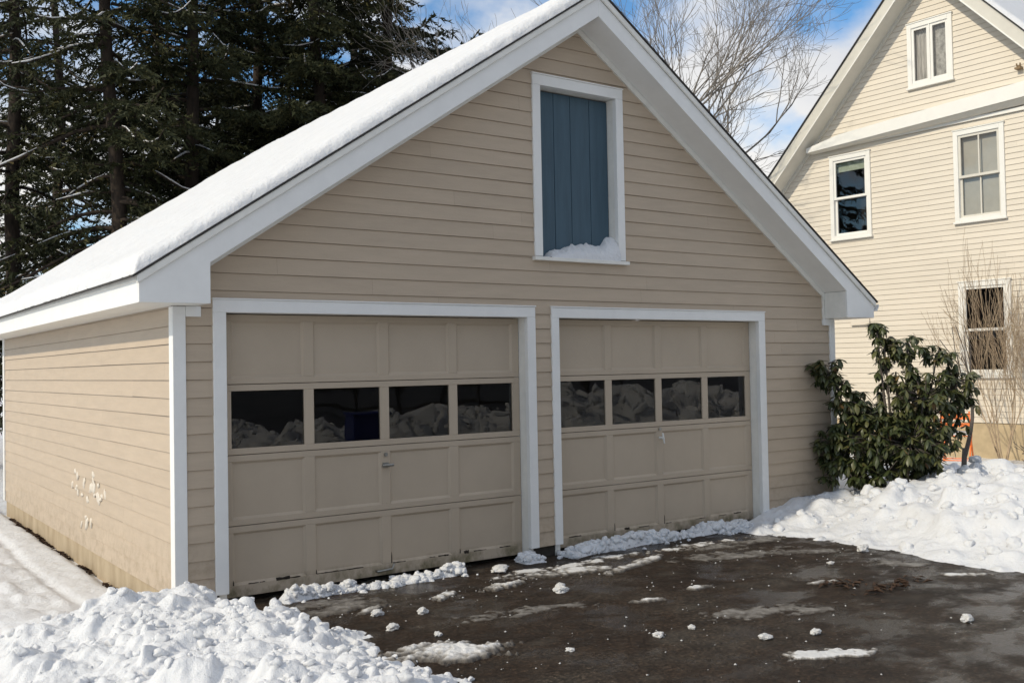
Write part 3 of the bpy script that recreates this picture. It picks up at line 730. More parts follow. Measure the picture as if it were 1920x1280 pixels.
def clump(cx, cy, r, flat, seed, label, m_=None, z=0, group='snow clumps dropped on the driveway'):
    import bmesh
    bm = bmesh.new(); bmesh.ops.create_icosphere(bm, subdivisions=4, radius=1)
    V = np.array([v.co[:] for v in bm.verts])
    n = 1+.75*fbm(V[:, 0]*1.5+seed, V[:, 1]*1.5, V[:, 2]*1.5, 4)+.22*fbm(V[:, 0]*5+seed, V[:, 1]*5, V[:, 2]*5, 3)
    V = V*n[:, None]*r; V[:, 2] *= flat; V[:, 0] *= 1+.3*sin(seed*2.1)
    for v, c in zip(bm.verts, V): v.co = c
    me = bpy.data.meshes.new('snow_clump'); bm.to_mesh(me); bm.free(); me.materials.append(m_ or M_snow_dirty)
    me.polygons.foreach_set('use_smooth', np.ones(len(me.polygons), bool))
    o = link('snow_clump', me); o.location = (cx, cy, z+r*flat*.55); o.rotation_euler = (0, 0, seed)
    return tag(o, label, 'snow clump', group)
for i, a in enumerate([
    (2.56, -1.13, .055, .8, 'lone bright snow clump in the middle of the asphalt'),
    (1.40, -1.05, .04, .85, 'small pointed snow clump right of the slush patch by the left pile'),
    (1.12, -.88, .042, .75, 'rounded snow clump at the tip of the pale slush rim'),
    (2.62, -.22, .085, .55, 'icy slab of snow leaning under the left door right end'),
    (1.18, -1.62, .03, .7, 'tiny snow clump above the snow tongue'),
    (2.25, -2.52, .038, .7, 'flattish snow clump nearest the camera on the right'),
    (2.55, -2.52, .03, .7, 'small snow clump beside the flattish one near the camera'),
    (4.95, -1.78, .03, .5, 'white snow fleck alone on dry asphalt by the bank'),
    (4.05, -3.52, .05, .75, 'crusty snow clump near the lower right corner'),
    (3.05, -3.1, .035, .8, 'snow clump left of the crusty one near the lower right corner'),
    (2.72, -2.98, .05, .5, 'low snow clump at the end of the lower slush streak'),
    (1.02, -1.30, .035, .9, 'snow clump resting on asphalt close to the left pile'),
    (5.62, -1.62, .06, .8, 'snow clump fallen from the bank at its near foot'),
    (1.62, -2.42, .025, .7, 'tiny snow clump near the bottom centre edge'),
    ]):
    clump(a[0], a[1], a[2]*.88, a[3]*.9, i*1.37+.5, a[4])
# crumbs nobody could count
def crumbs():
    rg = np.random.default_rng(12); V = []; F = []
    ico = [(0, 0, 1), (1, 0, .1), (-.3, .9, .1), (-.5, -.8, .1), (.5, .5, .6), (-.6, .2, .5)]
    faces = [(0, 1, 4), (0, 4, 2), (0, 2, 5), (0, 5, 3), (0, 3, 1), (1, 2, 4), (2, 3, 5), (1, 3, 2)]
    spots = [(2.3, -.75, .35), (1.7, -.75, .3), (1.2, -.7, .25), (3.0, -.6, .45), (3.6, -1.7, .5), (2.9, -3.1, .6), (1.0, -2.2, .4), (4.6, -.7, .8), (2.2, -.3, .5), (5.3, -1.6, .4), (2.5, -2.5, .4)]
    for k in range(700):
        if rg.random() < .75: c = spots[rg.integers(len(spots))]; x, y = c[0]+rg.normal()*c[2], c[1]+rg.normal()*c[2]*.5
        else: x, y = rg.uniform(.8, 5.6), rg.uniform(-4.2, -.1)
        if y > -.08 or x > 5.7 or x < .75: continue
        r = .002+.010*rg.random()**4.5; th = rg.uniform(0, 6.3); n = len(V)
        for (a, b, c_) in ico:
            V.append((x+r*(a*cos(th)-b*sin(th))*rg.uniform(.7, 1.3), y+r*(a*sin(th)+b*cos(th))*rg.uniform(.7, 1.3), .001+r*c_*rg.uniform(.5, 1)))
        F += [tuple(i+n for i in f) for f in faces]
    o = link('snow_crumbs', new_mesh('snow_crumbs', V, F, M_snow_dirty, True)); tag(o, kind='stuff', label='crumbs of snow scattered over the asphalt', cat='snow crumbs')
crumbs()
def litter(name, pts, rg, label, m_=M_litter):
    V = []; F = []
    for (x, y, z) in pts:
        r = rg.uniform(.014, .036); th = rg.uniform(0, 6.3); n = len(V); t = rg.uniform(-.8, .8)
        for (a, b) in ((-1.3, 0), (0, -.6), (1.3, 0), (0, .6)):
            V.append((x+r*(a*cos(th)-b*sin(th)), y+r*(a*sin(th)+b*cos(th)), z+.004+r*(abs(b)*.7+a*t*.4+.3)))
        F += [(n, n+1, n+2), (n, n+2, n+3)]
    o = link(name, new_mesh(name, V, F, m_)); return tag(o, label, 'fallen leaves', kind='stuff')
rg = np.random.default_rng(31)
pts = [(4.55+rg.normal()*.22, -2.62+rg.normal()*.05+.0, .0) for _ in range(70)]
pts += [(4.35+rg.normal()*.1, -2.38+rg.normal()*.06, .0) for _ in range(30)]
litter('leaf_litter', pts, rg, 'dark wet leaves in a patch on the asphalt')
pts = []
for _ in range(700):
    y = rg.uniform(.3, 7.2)
    if vnoise(np.array([y*2.2]), np.array([.5]))[0] < -.15: continue
    x = .012-abs(rg.normal())*.03; pts.append((x, y, float(ground_h(np.array([x]), np.array([y]))[0])+.0))
litter('leaf_litter', pts, rg, 'brown leaves caught in the gap along the left foundation')

# ------------------------------------------------------------------ snow on the roof and the loft sill
def roof_snow():
    xs = np.unique(np.concatenate([np.arange(-.36, -.2, .012), np.arange(-.2, 3.6, .03), np.arange(3.6, 3.83, .02)])); ys = np.unique(np.concatenate([np.arange(-.335, -.25, .005), np.arange(-.25, .1, .012), np.arange(.1, 7.6, .05), np.arange(7.6, 7.71, .012)]))
    X, Y = np.meshgrid(xs, ys)
    ZT = 5.13-SL*(XR-np.minimum(X, XR))-SR*np.maximum(X-XR, 0)
    e1 = X+.356-.014*(fbm(Y*4, Y*0, 3, 3)+.3)-.005*fbm(Y*17, Y*0, 5, 2); e2 = Y+.332-.008*(fbm(X*3, X*0, 5, 3)+.7)-.005*fbm(X*14, X*0, 2, 2); e3 = 3.815-X; e4 = 7.70-Y
    e = np.minimum(np.minimum(e1, e2), np.minimum(e3*1.2, e4))
    T = .11*(1+.16*fbm(X*.6, Y*.6, 8, 2))*np.sqrt(1-(1-np.clip(e/.10, 0, 1))**2)
    T = T*(1+.10*fbm(X*1.1, Y*1.1, 3, 3))+.014*fbm(X*6, Y*6, 3, 4)*np.clip(e/.05, 0, 1)+.008*fbm(X*22, Y*22, 1, 2)*np.clip(e/.03, 0, 1)*np.exp(-np.clip(e2, 0, 9)*2)
    Z = np.where(e > 0, ZT+.003+np.maximum(T, .001), ZT-.012)
    o = hfield('roof_snow', X, Y, Z, M_snow, keep=e > 0); tag(o, 'smooth white snow layer on the left roof slope of the garage', 'snow layer')
roof_snow()
def sill_snow():
    X, Y = grid(3.36, 4.217, -.034, .1255, .006)
    t = (X-3.40)/.80
    top = .06+.085*sstep(0, .45, t)+.085*sstep(.78, 1.0, t)+.035*fbm(X*9, Y*4, 2, 4)+.02*fbm(X*30, Y*20, 4, 2)
    top = top*sstep(-.03, .10, t)
    Z = top*np.clip((Y+.034)/.13, 0, 1)**.45-.02*(Y < -.03)
    Z = Z+2.7025
    o = hfield('sill_snow', X, Y, Z, M_snow, keep=(Z > 2.7035)); tag(o, 'wedge of drifted snow on the blue loft door sill', 'snow drift')
sill_snow()
def splash(cy, cz, n, sy, sz, seed, label):
    r = random.Random(seed); m = MB()
    for i in range(n):
        y = cy+r.gauss(0, sy); z = cz+r.gauss(0, sz); h_ = r.uniform(.018, .062); w_ = r.uniform(.014, .04); k = 12; P = []
        sl = r.uniform(-.4, .4)
        for j in range(k):
            a = 2*pi*j/k; q = r.uniform(.6, 1.2); P.append((y+w_*q*cos(a)+sl*h_*sin(a), z+h_*q*sin(a)))
        V = [(.012, *p_) for p_ in P]; c = len(V)
        V += [(.002, y+(p_[0]-y)*.85, z+(p_[1]-z)*.85) for p_ in P]+[(-.001, y, z)]
        F = [(j, (j+1) % k, k+(j+1) % k, k+j) for j in range(k)]+[(k+j, k+(j+1) % k, 2*k) for j in range(k)]
        m.add(V, F)
    o = m.build('snow_splash', M_frost, smooth=True); tag(o, label, 'snow splash', 'snow thrown against the left wall', 'stuff')
splash(2.75, .66, 24, .42, .055, 5, 'wide band of snow flecks stuck on the sunny left wall')
splash(2.72, .31, 5, .12, .03, 8, 'low trio of snow flecks on the sunny left wall')

# ------------------------------------------------------------------ HOUSE
HH = radians(-87.103); HO = (14.7309, 2.2814, 0)
Hs = tag(empty('house', HO, HH), 'tall cream clapboard house with steep gable right of the garage', 'house')
URG = -.875
def hr(z): return (max(-4.4, URG-(8.765-z)/1.07), min(2.65, URG+(8.765-z)/1.07))
WIN = {'A': (-1.328, -.458, 6.74, 7.923), 'B': (-3.056, -2.159, 4.112, 5.75), 'C': (-.501, .407, 4.141, 5.77), 'D': (-.486, .442, 1.40, 3.062), 'E': (1.6, 2.3, 4.14, 5.77), 'F': (1.55, 2.35, 1.4, 3.06)}
cs = .085
wops = [(a+cs-.02, b-cs+.02, c+cs-.02, d-cs+.02) for (a, b, c, d) in WIN.values()]
mb, bk = MB(), MB()
siding(mb, bk, .58, 8.765, .0985, hr, wops, lambda u, o, z: (u, .022-o, z), butt=.015, gap=.003)
mb.build('siding', M_hsid, Hs); bk.build('sheathing', M_back, Hs)
m = MB(); m.box(-4.38, 2.63, .03, 7.9, -.4, .575); m.build('foundation', M_hfound, Hs)
m = MB(); m.box(-4.39, -4.3, .05, 7.9, .58, 5.0); m.box(2.55, 2.64, .05, 7.9, .58, 5.0); m.box(-4.3, 2.55, 7.8, 7.9, .58, 5.0); m.prism_y([(-4.39, 5.0), (2.64, 5.0), (URG, 8.76)], 7.8, 7.9); m.build('side_wall', M_hsid, Hs)
for a in (-4.41, 2.54): MB().box(a, a+.12, -.004, .05, .58, 5.0).build('corner_board', M_htrim, Hs)
for sg in (-1, 1):
    zf = lambda u, c: c-1.064*abs(u-URG)
    ue = URG+sg*4.1
    fl = lambda P: P if sg < 0 else P[::-1]
    MB().prism_y(fl([(ue, zf(ue, 8.77)), (URG, 8.77), (URG, 9.075), (ue, zf(ue, 9.075))]), -.40, -.375).build('rake_board', M_hrake, Hs)
    MB().prism_y(fl([(ue, zf(ue, 8.775)), (URG, 8.775), (URG, 8.79), (ue, zf(ue, 8.79))]), -.3745, .06).build('rake_soffit', M_hsoff, Hs)
    MB().prism_y(fl([(ue, zf(ue, 8.768)), (URG, 8.768), (URG, 8.80), (ue, zf(ue, 8.80))]), -.412, -.4005).build('rake_moulding', M_htrim, Hs)
    MB().prism_y(fl([(ue, zf(ue, 8.69)), (URG, 8.69), (URG, 8.773), (ue, zf(ue, 8.773))]), -.03, .01).build('frieze', M_hsoff, Hs)
    MB().prism_y(fl([(ue, zf(ue, 9.08)), (URG, 9.08), (URG, 9.108), (ue, zf(ue, 9.108))]), -.43, 8.2).build('roof_slope', M_shin, Hs)
us = np.unique(np.concatenate([np.arange(URG-.05, URG+4.05, .06)])); ws = np.unique(np.concatenate([np.arange(-.42, -.2, .03), np.arange(-.2, 8.2, .2)]))
X, Y = np.meshgrid(us, ws)
e = np.minimum(np.minimum(URG+4.1-X, Y+.42), np.minimum(8.2-Y, X-URG+.06)); T = .11*np.sqrt(np.clip(e/.08, 0, 1))*(1+.2*fbm(X*2, Y*2, 5, 3))
o = hfield('roof_snow', X, Y, 9.108-1.064*np.abs(X-URG)+T+.002, M_snow); o.location = HO; o.rotation_euler = (0, 0, HH)
tag(o, 'snow layer on the right roof slope of the cream house', 'snow layer')
# belt course between the storeys
m = MB(); m.prism_y([(-3.46, 5.895), (2.65, 6.165), (2.65, 6.455), (-2.7, 6.13), (-3.46, 5.985)], -.20, .0); m.build('belt_course', M_htrim, Hs)
m = MB(); m.add([(-3.43, -.19, 5.893), (2.65, -.19, 6.16), (2.65, -.02, 6.04), (-3.43, -.02, 5.875)], [(0, 1, 2, 3)]); m.build('belt_soffit', M_hsoff, Hs)
m = MB(); m.box(-3.52, 2.6, -.03, .0, 5.905, 5.965); m.build('belt_moulding', M_htrim, Hs)

def window(key, style):
    a, b, c, d = WIN[key]; m = MB(); f = .0
    m.box(a, a+cs, -.022, .05, c, d); m.box(b-cs, b, -.022, .05, c, d); m.box(a+cs, b-cs, -.022, .05, d-cs, d); m.box(a+cs, b-cs, -.022, .05, c, c+cs*.8)
    m.box(a-.015, b+.015, -.035, .03, d, d+.02); m.box(a-.02, b+.02, -.05, .03, c-.035, c)
    fr = m.build('window', M_htrim, Hs, bevel=.004)
    i0, i1, j0, j1 = a+cs, b-cs, c+cs*.8, d-cs
    s = MB(); sw = .045
    def sash(x0, x1, z0, z1, y):
        s.box(x0, x0+sw, y, y+.035, z0, z1); s.box(x1-sw, x1, y, y+.035, z0, z1); s.box(x0+sw, x1-sw, y, y+.035, z0, z0+sw); s.box(x0+sw, x1-sw, y, y+.035, z1-sw, z1)
        g_ = MB(); g_.add([(x0+sw, y+.02, z0+sw), (x1-sw, y+.02, z0+sw), (x1-sw, y+.02, z1-sw), (x0+sw, y+.02, z1-sw)], [(0, 1, 2, 3)]); return g_
    panes = []
    if style == 'casement':
        mid = (i0+i1)/2; panes += [sash(i0, mid-.012, j0, j1, .0), sash(mid+.012, i1, j0, j1, .0)]; s.box(mid-.012, mid+.012, -.018, .04, j0, j1)
    else:
        zm = (j0+j1)/2-.01; panes += [sash(i0, i1, zm-.02, j1, .0), sash(i0, i1, j0, zm+.02, .04)]
        if style == 'two':
            mid = (i0+i1)/2; s.box(mid-.012, mid+.012, .005, .028, zm+.026, j1-sw); s.box(mid-.012, mid+.012, .045, .068, j0+sw, zm-.026)
    s.build('sash', M_htrim if key != 'C' else M_hsoff, fr)
    for p_ in panes: p_.build('pane', M_hglass, fr)
    # room behind
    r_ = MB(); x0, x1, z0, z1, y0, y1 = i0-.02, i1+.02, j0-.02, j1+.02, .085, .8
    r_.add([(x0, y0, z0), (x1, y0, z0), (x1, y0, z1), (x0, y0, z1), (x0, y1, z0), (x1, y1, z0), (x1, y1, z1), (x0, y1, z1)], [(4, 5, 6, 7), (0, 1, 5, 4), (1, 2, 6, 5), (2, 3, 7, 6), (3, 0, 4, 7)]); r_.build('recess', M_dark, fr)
    def drape(x0, x1, z0, z1, y, amp, n, mt, nm='curtain'):
        k = 60; V = []; F = []
        for t in (0, 1):
            for i in range(k+1):
                u = i/k; V.append((x0+(x1-x0)*u, y+amp*sin(u*2*pi*n)*(1 if t == 0 else .5), z0 if t == 0 else z1))
        F = [(i, i+1, k+2+i, k+1+i) for i in range(k)]
        link(nm, new_mesh(nm, V, F, mt, True), fr)
    if key == 'A':
        mid = (i0+i1)/2; drape(i0, mid-.02, j0, j1, .1, .018, 5, M_curt); drape(mid+.02, i1, j0, j1, .1, .004, 2, M_lace)
    elif key == 'C': drape(i0, i1, j0, j1, .1, .002, 1, M_shade, 'window_shade')
    elif key == 'B': drape(i0, i1, j1-.22, j1, .1, .002, 1, M_green, 'window_shade')
    elif key == 'D': drape(i0-.02, i0+.2, j0, j1, .2, .03, 3, M_litter); drape(i1-.2, i1, j0, j1, .2, .03, 3, M_litter)
    return fr
window('A', 'casement'); window('B', 'single'); window('C', 'two'); window('D', 'single'); window('E', 'two'); window('F', 'single')
m = MB(); m.box(.66, .76, -.10, .0, 6.60, 6.63); m.tube([(.69, -.05, 6.63), (.685, -.07, 6.70)], .012, 8); m.tube([(.735, -.05, 6.63), (.745, -.07, 6.70)], .012, 8); m.box(.68, .74, -.06, .0, 6.63, 6.66)
m.build('wall_lamp', M_fix, Hs)
m = MB(); m.prism_x([(-.03, 2.40), (.0, 2.40), (.0, 2.52), (-.02, 2.52)], -2.66, -2.26); m.box(-2.66, -2.26, -.045, -.02, 2.395, 2.415); m.build('vent_hood', M_hsid, Hs)

# ------------------------------------------------------------------ chair by the house wall
def bistro_chair(x, y, z, rz):
    c = tag(empty('folding_chair', (x, y, z), rz), 'orange metal folding chair behind the evergreen bush against the house foundation', 'chair')
    w2 = .2
    m = MB()
    for i in range(5): m.box(-w2, w2, -.2+i*.085, -.2+i*.085+.06, .445, .46)
    m.build('seat', M_orange, c)
    for sx in (-w2-.012, w2+.012):
        MB().tube([(sx, -.22, 0), (sx, .02, .3), (sx, .20, .52), (sx, .27, .85)], .014, 8).build('leg', M_orange, c, smooth=True)
        MB().tube([(sx*.92, .24, 0), (sx*.92, .05, .22), (sx*.92, -.2, .45)], .014, 8).build('leg', M_orange, c, smooth=True)
    m = MB(); m.box(-w2-.02, w2+.02, .205, .225, .60, .66); m.box(-w2-.02, w2+.02, .235, .255, .72, .82); m.build('backrest', M_orange, c)
    for a in (-.17, .2): MB().tube([(-w2, a, .055), (w2, a, .055)], .01, 6).build('stretcher', M_orange, c)
    X, Y = grid(-w2, w2, -.2, .2, .02); e = np.minimum(np.minimum(X+w2, w2-X), np.minimum(Y+.2, .2-Y)); Z = .462+.05*np.sqrt(np.clip(e/.06, 0, 1))
    hfield('seat_snow', X, Y, Z, M_snow, c)
    return c
bistro_chair(13.25, 2.0, float(ground_h(np.array([13.2]), np.array([1.9]))[0])-.01, radians(115))

# ------------------------------------------------------------------ woody plants
def grow(m, p, d, r, ln, lev, R, P):
    """recursive limbs; P: dict with nseg, wob, up, split, ratio, spread, rmin"""
    n = P['nseg']; pts = [p]; rad = [r]; q = Vector(p); dd = Vector(d).normalized()
    for i in range(n):
        dd = (dd+Vector((R.gauss(0, P['wob']), R.gauss(0, P['wob']), R.gauss(0, P['wob'])+P['up']))).normalized()
        q = q+dd*(ln/n); pts.append(q.copy()); rad.append(max(P['rmin'], r*(1-(1-P['taper'])*(i+1)/n)))
    m.tube(pts, rad, 7 if r > .03 else (5 if r > .012 else 3), cap=False)
    if lev <= 0: return
    k = P['split'][min(len(P['split'])-1, P['lev']-lev)]
    for j in range(k):
        t = R.uniform(.35, 1.0) if j else 1.0
        i = min(n-1, int(t*n)); base = pts[i]+(pts[i+1]-pts[i])*min(1, (t*n-i)); rb = rad[i]*.72
        ax = (pts[i+1]-pts[i]).normalized(); s = ax.cross(Vector((R.gauss(0, 1), R.gauss(0, 1), R.gauss(0, 1))))
        if s.length < 1e-3: continue
        s.normalize(); an = R.uniform(*P['spread'])*(.5 if j == 0 else 1)
        nd = ax*cos(an)+s*sin(an)
        grow(m, base, nd, max(P['rmin'], rb), ln*P['ratio']*R.uniform(.75, 1.2), lev-1, R, P)
def bare_tree(x, y, z, h, r, stems, seed, P, name, label, cat, mt, group=None, trunk_h=None, lean=.25, dirs=None):
    R = random.Random(seed); t = tag(empty(name, (x, y, z)), label, cat, group)
    m = MB(); hb = trunk_h or .01
    if trunk_h: m.tube([(0, 0, -.2), (.02, .01, hb*.5), (0.03, 0, hb)], [r*1.3, r, r*.9], 9); 
    if trunk_h: m.build('trunk', mt, t, smooth=True); m = MB()
    for s in range(stems):
        a = 2*pi*s/stems+R.uniform(-.4, .4)
        dv_ = Vector((cos(a)*lean*R.uniform(.5, 1.3), sin(a)*lean*R.uniform(.5, 1.3), 1)) if dirs is None else Vector(dirs[s])
        grow(m, Vector((.03*cos(a), .03*sin(a), hb-.1)), dv_, r*(.6 if stems > 1 else .9), h, P['lev'], R, P)
    m.build('branches' if trunk_h else 'stems', mt, t, smooth=True)
    return t
Pt = dict(nseg=6, wob=.10, up=.035, split=[4, 4, 4, 3, 2], ratio=.62, spread=(.3, .75), rmin=.0036, taper=.5, lev=5)
Rr = Vector((Rv.x, Rv.y, 0))
def cdir(r, u, f=0): return tuple(Rr*r+Vector((0, 0, u))+Vector((Fv.x, Fv.y, 0))*f)
bare_tree(12.75, 9.3, 0, 3.6, .115, 5, 4, Pt, 'bare_tree', 'leafless spreading tree rising behind the garage ridge', 'tree', M_twig, trunk_h=3.4,
          dirs=[cdir(.75, 1, .1), cdir(-.45, 1, .3), cdir(.15, 1, -.3), cdir(-.05, 1, .2), cdir(.42, 1, -.1)])
Pt2 = dict(Pt); Pt2.update(lev=4, rmin=.006, up=.03)
bare_tree(18.6, 10.2, 0, 1.9, .055, 4, 9, Pt2, 'bare_tree', 'low leafless tree in the gap between garage roof and house', 'tree', M_twig, trunk_h=2.2,
          dirs=[cdir(.6, 1), cdir(-.5, 1, .3), cdir(.1, 1, -.3), cdir(-.9, .8)])
Ps = dict(nseg=7, wob=.05, up=.035, split=[5, 4, 3], ratio=.66, spread=(.15, .42), rmin=.0028, taper=.4, lev=3)
bare_tree(13.95, 1.62, .0, 1.5, .024, 7, 21, Ps, 'bare_shrub', 'vase-shaped leafless shrub in front of the lower house window', 'shrub', M_shrubtwig, lean=.28)
bare_tree(13.85, .75, .0, 1.4, .022, 5, 23, Ps, 'bare_shrub', 'leafless shrub at the right picture edge beside the house', 'shrub', M_shrubtwig, lean=.3)
Psap = dict(nseg=5, wob=.09, up=.05, split=[3, 3], ratio=.65, spread=(.3, .6), rmin=.006, taper=.55, lev=2)
bare_tree(10.15, .07, .1, .85, .034, 1, 33, Psap, 'sapling', 'dark bare sapling standing in snow right of the evergreen bush', 'sapling', M_sapling, trunk_h=.45, dirs=[cdir(.25, 1)])
Plow = dict(nseg=4, wob=.16, up=.02, split=[4, 3], ratio=.6, spread=(.4, .9), rmin=.004, taper=.5, lev=2)
bare_tree(10.6, -.95, .22, .42, .012, 6, 41, Plow, 'twiggy_shrub', 'low reddish twigs poking through snow behind the snow bank', 'shrub', M_sapling, lean=.7)
bare_tree(11.3, -.9, .22, .4, .012, 5, 44, Plow, 'twiggy_shrub', 'low bare twigs near the house corner of the snow bank', 'shrub', M_sapling, lean=.7)

# ------------------------------------------------------------------ evergreen bush with drooping leaf whorls
def rhodo():
    C = Vector((7.72, -.62, 0)); t = tag(empty('rhododendron', C), 'dark evergreen bush with drooping leaves at the garage right corner', 'bush')
    lobes = [(-.2, 0, .85, .62, .40), (-.55, 0, .78, .36, .28), (-.62, -.02, .55, .28, .24), (-.76, 0, .86, .18, .18), (.05, 0, .72, .42, .32), (.28, 0, 1.05, .42, .38), (-.80, 0, 1.66, .17, .14), (-.70, 0, 1.47, .19, .16), (-.57, 0, 1.28, .21, .16), (-.42, 0, 1.10, .26, .19),
             (-.02, 0, 1.58, .24, .26), (-.22, 0, 2.06, .10, .09), (-.14, 0, 1.88, .19, .15), (.12, 0, 1.84, .19, .14), (.44, 0, 1.76, .18, .13), (.66, 0, 1.48, .22, .19), (.72, 0, 1.2, .16, .2), (.42, 0, 1.38, .28, .24),
             (-.25, 0, .52, .48, .22), (.16, 0, .55, .26, .2), (.38, 0, .52, .09, .24), (.0, .3, 1.0, .5, .4), (.0, -.3, .8, .5, .35), (.2, -.2, 1.3, .35, .3)]
    rg = np.random.default_rng(77); V = []; F = []; T = []; st = MB()
    f2 = Vector((Fv.x, Fv.y, 0)).normalized()
    prof = [(0, .10), (.18, .62), (.45, 1.0), (.75, .8), (1.0, .05)]
    for li, (r, dp, z, rr, rz) in enumerate(lobes):
        c = Rr*r+f2*dp+Vector((0, 0, z))
        # stem to this lobe
        b0 = Rr*(r*.15)+f2*(dp*.2)+Vector((0, 0, .05)); mid = b0.lerp(c, .5)+Vector((0, 0, -.08))
        st.tube([b0, mid, c], [.022, .016, .009], 6, cap=False)
        n = int(70*(rr*rr*.7+rr*rz)*3.1)+9
        for k in range(n):
            while True:
                q = rg.normal(size=3); q /= np.linalg.norm(q)
                if q[2] > -.75: break
            s = rg.uniform(.55, 1.05)
            tip = c+Rr*(q[0]*rr*s)+f2*(q[1]*rr*.85*s)+Vector((0, 0, q[2]*rz*s))
            if tip.z < .22: continue
            out = (tip-c); out.z += .25; out.normalize()
            st.tube([c.lerp(tip, .4), tip], [.006, .004], 3, cap=False)
            nl = rg.integers(7, 11); a0 = rg.uniform(0, 6.28); tw = rg.random()
            for j in range(nl):
                a = a0+2*pi*j/nl+rg.normal()*.2; droop = rg.uniform(.35, 1.4); ln = rg.uniform(.095, .155); wd = ln*rg.uniform(.13, .18)
                h_ = Vector((cos(a), sin(a), 0)); h_ = (h_+out*.35).normalized()
                side = Vector((-sin(a), cos(a), 0)); n0 = len(V); pos = tip.copy()
                cur = droop*.5; pr = None
                for (u, w_) in prof:
                    ang = droop*(.55+.75*u); dv_ = h_*cos(ang)-Vector((0, 0, 1))*sin(ang)
                    if pr is not None: pos = pos+dv_*(u-pr)*ln
                    pr = u; nrm = dv_.cross(side)
                    V.append(pos+side*wd*w_-nrm*wd*w_*.35); V.append(pos-side*wd*w_-nrm*wd*w_*.35); V.append(pos+nrm*0)
                tt = min(1, max(0, .45*rg.random()+.35*tw+rg.normal()*.08+(.35 if rg.random() < .05 else 0)))
                for i in range(4):
                    b = n0+i*3
                    F.append((b, b+2, b+5, b+3)); F.append((b+2, b+1, b+4, b+5)); T += [tt, tt]
    me = new_mesh('foliage', np.array([v[:] for v in V]), np.array(F), M_leaf, True)
    at = me.attributes.new('tint', 'FLOAT', 'FACE'); at.data.foreach_set('value', np.array(T, np.float32))
    link('foliage', me, t); st.build('stems', M_sapling, t, smooth=True)
rhodo()

